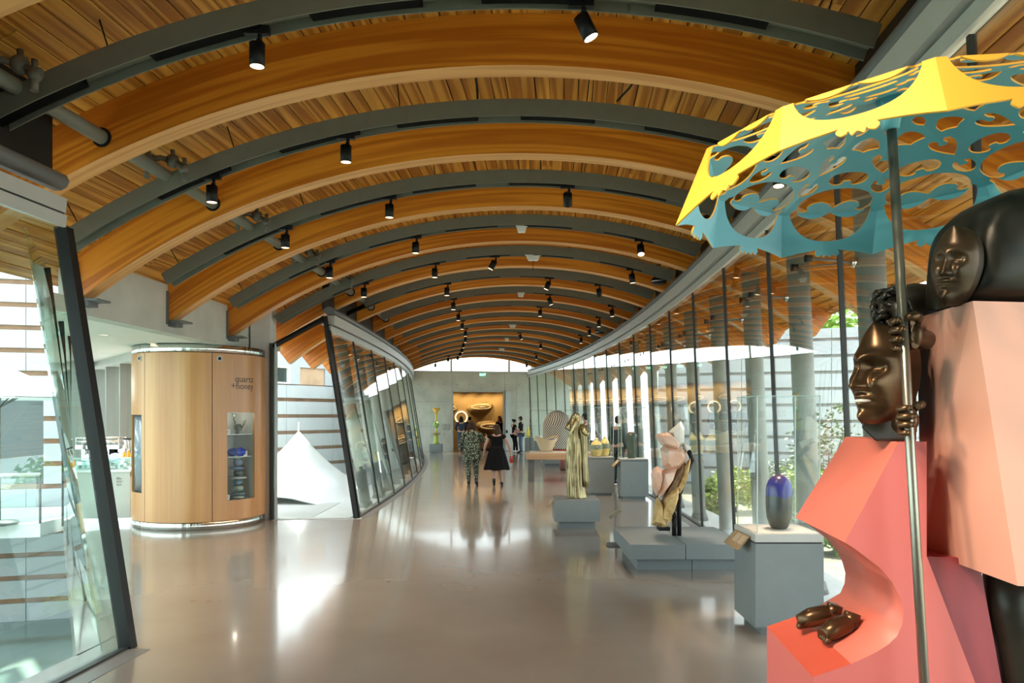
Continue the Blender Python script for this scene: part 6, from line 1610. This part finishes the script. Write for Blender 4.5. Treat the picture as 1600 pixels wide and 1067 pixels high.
def mask(name, parent, c, fwd, w, h, d, smile, m, tilt=0.0):
    f = Vector(fwd).normalized(); up = Vector((0, 0, 1)); r = f.cross(up).normalized(); up = r.cross(f)
    up = (up + r * tilt).normalized(); r = f.cross(up).normalized()
    M = Matrix(((r.x, f.x, up.x, c[0]), (r.y, f.y, up.y, c[1]), (r.z, f.z, up.z, c[2]), (0, 0, 0, 1)))
    mb = MB(); rows = [[M @ q for q in row] for row in face_mesh(w, h, d, smile)]
    mb.grid(rows); back = [[M @ Vector((q.x, -0.4 * d - 0.02, q.z)) for q in row] for row in face_mesh(w, h, d, smile, 40, 56)]
    # close the rim
    n_ = len(rows)
    edge = [r_[0] for r_ in rows] + [r_[-1] for r_ in rows[::-1]]; edge2 = [r_[0] for r_ in back] + [r_[-1] for r_ in back[::-1]]
    mb.grid([edge, edge2], closed_u=True)
    return M, obj(name, mb, m, parent)
def poly_solid(name, outline, Y0, Y1, m, parent, scale1=1.0, dx=0.0, bev=0.012):
    """silhouette with real depth from Y0 to Y1"""
    a = [at(x, y, Y0) for x, y in outline]
    mb = MB(); b_ = [Vector((q.x + dx, Y1, q.z)) for q in a]
    n_ = len(a); base = len(mb.v); mb.v += [q - O for q in a + b_]
    mb.f.append(list(range(n_))); mb.f.append([n_ + i for i in range(n_)][::-1]); mb.m += [0, 0]; mb.smooth += [False, False]
    for i in range(n_):
        j = (i + 1) % n_; mb.f.append([i, n_ + i, n_ + j, j]); mb.m.append(0); mb.smooth.append(False)
    o = obj(name, mb, m, parent); bevel(o, bev, 3); return o
# smiling head resting on the lower block, looking left
poly_solid('head_block', [(1388, 512), (1405, 500), (1432, 500), (1432, 690), (1368, 689), (1346, 668), (1352, 642), (1372, 600)], 3.08, 3.50, BRONZE_D, sp, dx=0.20)
FM, sf_ = mask('smiling_face', sp, at(1375, 588, 3.12) - O, (-0.90, -0.44, 0.03), 0.235, 0.43, 0.17, 0.6, BRONZE, -0.05)
mb = MB()
mb.ball(FM @ Vector((0, 0.09, -0.103)), (0.034, 0.034, 0.010), 14, 6); obj('teeth', mb, mat('tooth_white', (0.75, 0.70, 0.62), 0.3), sf_)
mb = MB()
for zz in (-0.086, -0.122):
    mb.tube([FM @ Vector((x * 0.046, 0.096 - 0.035 * x * x, zz + 0.012 * x * x)) for x in (-1, -0.5, 0, 0.5, 1)], [0.003, 0.007, 0.009, 0.007, 0.003], 8)
obj('lips', mb, mat('red_lip', (0.28, 0.025, 0.02), 0.35), sf_)
rnd = random.Random(5)
mb = MB()
for i in range(62):
    a = rnd.uniform(0, 2 * PI); q = rnd.uniform(0, 1) ** 0.5
    c = at(1391 + 26 * q * math.cos(a), 487 + 33 * q * math.sin(a) * (1 if math.sin(a) < 0 else 0.75), 3.18 + rnd.uniform(-0.10, 0.14)) - O
    R_ = rnd.uniform(0.018, 0.030); ax = Vector((rnd.gauss(0, 1), rnd.gauss(0, 1), rnd.gauss(0, 1))).normalized(); b_ = ax.orthogonal().normalized(); d_ = ax.cross(b_)
    mb.tube([c + (b_ * math.cos(u_) + d_ * math.sin(u_)) * R_ * (1 - 0.08 * u_) + ax * 0.004 * u_ for u_ in [0.55 * j for j in range(13)]], 0.0115, 6)
mb.ball(at(1390, 490, 3.2) - O, (0.06, 0.13, 0.085), 14, 10)
obj('curled_hair', mb, BRONZE_D, sp)
mb = MB(); mb.tube([at(1395, 492, 3.42) - O, at(1425, 482, 3.48) - O, at(1470, 488, 3.5) - O, at(1530, 500, 3.5) - O], [0.10, 0.115, 0.12, 0.13], 18); obj('torso', mb, BRONZE_D, sp)
# hooded head lying on the upper block
mb = MB(); rows = []
for f, x0 in ((0, 1.735), (0.05, 1.715), (0.14, 1.73), (0.3, 1.78), (0.5, 1.85), (0.75, 1.96), (1.0, 2.15), (1.15, 2.28), (1.2, 2.30)):
    hh = {0: 0.16, 0.05: 0.30, 0.14: 0.36, 0.3: 0.405, 0.5: 0.435, 0.75: 0.455, 1.0: 0.46, 1.15: 0.44, 1.2: 0.36}[f]
    ww = {0: 0.10, 0.05: 0.17, 0.14: 0.20, 0.3: 0.22, 0.5: 0.23, 0.75: 0.24, 1.0: 0.24, 1.15: 0.22, 1.2: 0.15}[f]
    ring = []
    for k in range(28):
        a = 2 * PI * k / 28; ca, sa = math.cos(a), math.sin(a); pw = 0.55
        ring.append(Vector((x0 + 0.03 * sa, 3.0 + ww * math.copysign(abs(ca) ** pw, ca), 2.298 + hh / 2 + hh / 2 * math.copysign(abs(sa) ** pw, sa))) - O)
    rows.append(ring)
mb.grid(rows, closed_u=True, cap0=True, cap1=True); obj('hood', mb, BRONZE_D, sp)
mask('sleeping_face', sp, at(1489, 416, 2.815) - O, (-0.80, -0.6, 0.0), 0.165, 0.29, 0.08, 0.0, BRONZE_F, -0.10)
# dark legs under the upper block
mb = MB(); mb.tube([at(1572, 880, 3.10) - O, at(1580, 950, 3.10) - O, at(1592, 1010, 3.10) - O, Vector((2.10, 3.1, 0.5)) - O, Vector((2.14, 3.1, 0.03)) - O], [0.085, 0.095, 0.085, 0.075, 0.065], 18)
obj('leg', mb, BRONZE_D, sp)
mb = MB(); mb.tube([Vector((2.12, 3.2, 0.04)) - O, Vector((2.10, 3.0, 0.045)) - O, Vector((2.09, 2.88, 0.03)) - O], [0.05, 0.055, 0.03], 12); obj('foot', mb, BRONZE_D, sp)
# ---- pole, hub, canopy
UC = Vector((1.454, 2.85, 2.669)); UN = Vector((-0.0469, 0.08, 1)).normalized()
ua = Vector((0, 1, 0)).cross(UN).normalized(); ub = UN.cross(ua)
NP, PH = 10, 16.9477
RR, RS, ZS, ZH, RHUB = 0.780, 0.700, 0.1926, 0.40, 0.03
def udir(j): a = PH - 2 * PI / NP * j; return ua * math.cos(a) + ub * math.sin(a)
p_top, p_bot = UC + UN * ZH, Vector((1.535, 2.85, 0.02))
p_bot = at(1446, 1100, 2.85); dirp = (p_bot - at(1393, 200, 2.85)); 
top = at(1391, 165, 2.85); bot = top + dirp.normalized() * (top.z / -dirp.normalized().z)
mb = MB(); mb.tube([top - O, bot - O], 0.0175, 16); obj('pole', mb, POLE, sp)
mb = MB(); mb.tube([top - O + Vector((0, 0, 0.03)), top - O - Vector((0, 0, 0.09))], [0.05, 0.03], 16); obj('hub', mb, TEAL, sp)
mb = MB(); mb.tube([bot - O, bot - O + Vector((0, 0, 0.02))], 0.07, 20); obj('pole_foot', mb, POLE, sp)
c18 = math.cos(PI / NP)
TV = math.hypot((RR - RS) * c18, ZS); TR = math.hypot((RS - RHUB) * c18, ZH - ZS); TT = TV + TR
def prof_t(t):
    if t < TV: f = t / TV; return RR + (RS - RR) * f, ZS * f
    f = (t - TV) / TR; return RS + (RHUB - RS) * f, ZS + (ZH - ZS) * f
def halfw(t): return prof_t(t)[0] * math.sin(PI / NP)
OFF_R = {1: (0.023, 0, 0.030), 2: (-0.060, 0, -0.045), 3: (0.036, 0, 0.0), 4: (0.032, 0, 0.018), 5: (-0.028, 0, 0.010)}
OFF_S = {2: (-0.012, 0, 0.048)}
def coff(j, t):
    a, b_ = Vector(OFF_R.get(j % NP, (0, 0, 0))), Vector(OFF_S.get(j % NP, (0, 0, 0)))
    if t <= TV: return a.lerp(b_, max(t, 0) / TV)
    return b_ * (1 - (t - TV) / TR)
def to3(x, t, j):
    t = max(min(t, TT), -0.06)
    r, z = prof_t(max(t, 0)); 
    if t < 0: r, z = RR, t * ZS / TV
    f = (x / (r * math.sin(PI / NP)) + 1) / 2
    return UC + UN * z + (udir(j) * (1 - f) + udir(j + 1) * f) * r + coff(j, t) * (1 - f) + coff(j + 1, t) * f
def cr(pts, n=5, closed=True):
    """smooth curve through points; a doubled point is a sharp corner"""
    out = []; N = len(pts)
    for i in range(N if closed else N - 1):
        p0, p1, p2, p3 = [Vector((*pts[(i + k) % N], 0)) if closed else Vector((*pts[min(max(i + k, 0), N - 1)], 0)) for k in (-1, 0, 1, 2)]
        if (p2 - p1).length < 1e-7: continue
        if (p1 - p0).length < 1e-7: p0 = p1
        if (p3 - p2).length < 1e-7: p3 = p2
        for k in range(n):
            t = k / n
            q = 0.5 * ((2 * p1) + (p2 - p0) * t + (2 * p0 - 5 * p1 + 4 * p2 - p3) * t * t + (3 * p1 - p0 - 3 * p2 + p3) * t ** 3)
            out.append((q.x, q.y))
    return out
def mir(r): return [(-x, y) for x, y in r[::-1]]
up_half = [(0.0, 0.245), (0.0, 0.245), (0.035, 0.278), (0.072, 0.290), (0.105, 0.276), (0.117, 0.252), (0.108, 0.236), (0.125, 0.222), (0.150, 0.232), (0.165, 0.262), (0.155, 0.310), (0.115, 0.352), (0.06, 0.376), (0.0, 0.382)]
upper_hole = cr(up_half + mir(up_half[2:-1]))
lo_half = [(0.0, 0.212), (0.0, 0.212), (0.045, 0.190), (0.095, 0.186), (0.135, 0.200), (0.150, 0.218), (0.150, 0.235), (0.163, 0.245), (0.182, 0.232), (0.182, 0.232), (0.180, 0.19), (0.160, 0.14), (0.120, 0.10), (0.065, 0.079), (0.0, 0.073)]
lower_hole = cr(lo_half + mir(lo_half[2:-1]))
ov = [(0.0, 0.430), (0.016, 0.428), (0.020, 0.412), (0.040, 0.404), (0.068, 0.415), (0.082, 0.440), (0.072, 0.468), (0.040, 0.484), (0.0, 0.488), (-0.040, 0.484), (-0.072, 0.468), (-0.082, 0.440), (-0.068, 0.415), (-0.040, 0.404), (-0.020, 0.412), (-0.016, 0.428)]
oval_hole = cr(ov)
lf = [(0.055, 0.625), (0.055, 0.625), (0.025, 0.618), (0.0, 0.605), (0.0, 0.605), (-0.025, 0.618), (-0.055, 0.625), (-0.055, 0.625), (-0.045, 0.66), (0.0, 0.69), (0.045, 0.66)]
leaf_hole = cr(lf)
def edge_pt(t): return Vector((halfw(t), t, 0))
def right_edge():
    """from the rim corner up the rib, with bites that pair across the rib"""
    out = [(halfw(0), 0.0), (halfw(TV), TV)]
    def bite(t0, t1, pts):
        r = []
        for d, t in pts: r.append((halfw(t) - d, t))
        return r
    out += bite(0, 0, [(0, 0.345)] + [(0.0, 0.345)])[:1]
    out += cr(bite(0, 0, [(0.0, 0.340), (0.020, 0.343), (0.038, 0.362), (0.042, 0.388), (0.034, 0.412), (0.020, 0.422), (0.014, 0.410), (0.020, 0.398), (0.010, 0.392), (0.0, 0.392)]), 4, False)
    out += [(halfw(0.393), 0.393)]
    out += cr(bite(0, 0, [(0.0, 0.470), (0.0, 0.470), (0.028, 0.50), (0.050, 0.54), (0.046, 0.575), (0.026, 0.588), (0.012, 0.574), (0.018, 0.556), (0.010, 0.548), (0.0, 0.548)]), 4, False)
    out += [(halfw(0.549), 0.549)]
    out += cr(bite(0, 0, [(0.0, 0.700), (0.018, 0.715), (0.022, 0.74), (0.010, 0.757), (0.0, 0.760)]), 4, False)
    out += [(halfw(TT), TT)]
    return out
re_ = right_edge()
rim = cr([(-halfw(0), 0.0), (-halfw(0), 0.0), (-0.15, 0.018), (-0.055, 0.030), (-0.055, 0.030), (-0.064, 0.014), (-0.050, -0.002), (-0.032, 0.004), (-0.026, 0.012), (-0.018, -0.006), (0.0, 0.006), (0.018, -0.006), (0.026, 0.012), (0.032, 0.004), (0.050, -0.002), (0.064, 0.014), (0.055, 0.030), (0.055, 0.030), (0.15, 0.018), (halfw(0), 0.0), (halfw(0), 0.0)], 3, False)
outline = rim + re_ + mir(re_)[:-0 or None]
def dedupe(p):
    o = []
    for q in p:
        if not o or (Vector((*q, 0)) - Vector((*o[-1], 0))).length > 1e-4: o.append(q)
    if (Vector((*o[0], 0)) - Vector((*o[-1], 0))).length < 1e-4: o.pop()
    return o
cu = bpy.data.curves.new('panel_outline', 'CURVE'); cu.dimensions = '2D'; cu.fill_mode = 'BOTH'
for loop in (outline, upper_hole, lower_hole, oval_hole, leaf_hole):
    loop = dedupe(loop); s_ = cu.splines.new('POLY'); s_.points.add(len(loop) - 1); s_.use_cyclic_u = True
    for pt, q in zip(s_.points, loop): pt.co = (q[0], q[1], 0, 1)
co = bpy.data.objects.new('panel_outline', cu); COL.objects.link(co)
flat = bpy.data.meshes.new_from_object(co.evaluated_get(bpy.context.evaluated_depsgraph_get()))
bpy.data.objects.remove(co); bpy.data.curves.remove(cu)
def panel_mesh(j):
    bm = bmesh.new(); bm.from_mesh(flat)
    bmesh.ops.remove_doubles(bm, verts=bm.verts, dist=1e-5)
    for t in (0.0, TV):
        bmesh.ops.bisect_plane(bm, geom=bm.verts[:] + bm.edges[:] + bm.faces[:], plane_co=(0, t, 0), plane_no=(0, 1, 0))
    inner = bm.faces[:]
    ret = bmesh.ops.extrude_face_region(bm, geom=inner)
    outer = set(g for g in ret['geom'] if isinstance(g, bmesh.types.BMFace)); ov_ = set(g for g in ret['geom'] if isinstance(g, bmesh.types.BMVert))
    for v_ in bm.verts:
        x, t = v_.co.x, v_.co.y
        p = to3(x, t, j)
        if v_ in ov_:
            f = (x / max(halfw(max(t, 0)), 1e-4) + 1) / 2
            k = 0.0 if t < TV - 1e-4 else (0.5 if t < TV + 1e-4 else 1.0)
            n_ = (udir(j) * (1 - f) + udir(j + 1) * f).normalized() * (0.93 - 0.63 * k) + UN * (0.36 + 0.6 * k)
            p = p + n_.normalized() * 0.006
        v_.co = p - O
    for f in bm.faces: f.material_index = 0
    if True:
        for f in inner:
            if f.is_valid: f.material_index = 1
    bm.normal_update(); bmesh.ops.recalc_face_normals(bm, faces=bm.faces)
    me = bpy.data.meshes.new('canopy_panel'); bm.to_mesh(me); bm.free()
    me.materials.append(YELLOW); me.materials.append(TEAL)
    return me, None
for j in range(NP):
    me, out = panel_mesh(j)
    link('canopy_panel', me, sp)
# ---- fists round the pole
def fist(c, axis, palm_dir, name='hand', s=1.0):
    """four fingers and a thumb closed around the pole at c; palm_dir points from pole to the palm"""
    ax = Vector(axis).normalized(); pd = (Vector(palm_dir) - ax * Vector(palm_dir).dot(ax)).normalized(); sd = ax.cross(pd)
    mb = MB(); rp = 0.0175
    B = Matrix(((sd.x, pd.x, ax.x), (sd.y, pd.y, ax.y), (sd.z, pd.z, ax.z))).to_4x4()
    mb.ball(Vector(), (0.044 * s, 0.026 * s, 0.056 * s), 18, 12, mat=B)
    mb.v = [q + pd * 0.043 for q in mb.v]
    for f in range(4):
        h = (0.041 - 0.0265 * f) * s; ln = (4.0, 4.4, 4.2, 3.7)[f]; r0_ = 0.0148 * s * (1, 1.05, 1, 0.88)[f]
        pts, rad = [], []
        for k in range(11):
            a = -0.75 + ln * k / 10
            R_ = rp + r0_ * 0.86 + (0.008 if k < 3 else 0.0) + (0.0035 if k in (4, 7) else 0)
            pts.append((pd * math.cos(a) + sd * math.sin(a)) * R_ + ax * (h - 0.002 * k * (f - 1.5) / 3))
            rad.append(r0_ * (1.0 if k < 3 else (1.06 if k in (4, 7) else 0.97)) * (0.72 if k == 10 else 1))
        mb.tube(pts, rad, 12)
        a = -0.75 + ln; mb.ball(pts[-1], r0_ * 0.75, 10, 6)
    pts = [pd * 0.05 - sd * 0.012 + ax * 0.035 * s, pd * 0.042 - sd * 0.036 + ax * 0.058 * s, pd * 0.004 - sd * 0.046 + ax * 0.062 * s, -pd * 0.028 - sd * 0.030 + ax * 0.055 * s]
    mb.tube(pts, [0.020 * s, 0.018 * s, 0.016 * s, 0.011 * s], 12)
    mb.tube([pd * 0.045 - ax * 0.012, pd * 0.085 + sd * 0.004 - ax * 0.01, pd * 0.15 + sd * 0.01 - ax * 0.02], [0.034 * s, 0.031 * s, 0.038 * s], 16)
    mb.v = [q + Vector(c) for q in mb.v]
    return obj(name, mb, BRONZE, sp)
axp = (top - bot).normalized()
def on_pole(y):
    lo_, hi_ = 0.0, 1.0
    for _ in range(40):
        md = (lo_ + hi_) / 2; q = top.lerp(bot, md); yy = 649 - 1200 * (q.z - CAM_H) / q.y
        if yy < y: lo_ = md
        else: hi_ = md
    return top.lerp(bot, lo_)
fist(on_pole(523) - O, axp, (0.85, 0.5, 0), 'upper_hand', 1.05)
fist(on_pole(657) - O, axp, (0.35, 0.95, 0), 'lower_hand', 0.92)
# ---- bronze feet standing on the ledge in the scoop
def foot(c, dr, name):
    c = Vector(c); d = Vector(dr).normalized(); r = Vector((-d.y, d.x, 0)).normalized()
    mb = MB()
    mb.tube([c + d * -0.055 + Vector((0, 0, 0.03)), c + d * -0.02 + Vector((0, 0, 0.042)), c + d * 0.03 + Vector((0, 0, 0.036)), c + d * 0.075 + Vector((0, 0, 0.024))], [0.026, 0.036, 0.036, 0.026], 14)
    for k in range(5):
        o = c + d * (0.078 - 0.004 * k) + r * (0.026 - 0.0135 * k) + Vector((0, 0, 0.016)); mb.ball(o, (0.013 - 0.001 * k, 0.013 - 0.001 * k, 0.012), 10, 6)
    mb.tube([c + d * -0.04 + Vector((0, 0, 0.03)), c + d * -0.058 + Vector((0, 0, 0.075))], [0.032, 0.028], 12)
    mb.v = [c + (q - c) * 1.22 for q in mb.v]
    obj(name, mb, BRONZE, sp)
foot(Vector((1.40, 3.28, 0.93)) - O, (-0.80, -0.3, -0.12), 'front_foot')
foot(Vector((1.385, 3.46, 0.93)) - O, (-0.90, 0.1, -0.12), 'rear_foot')
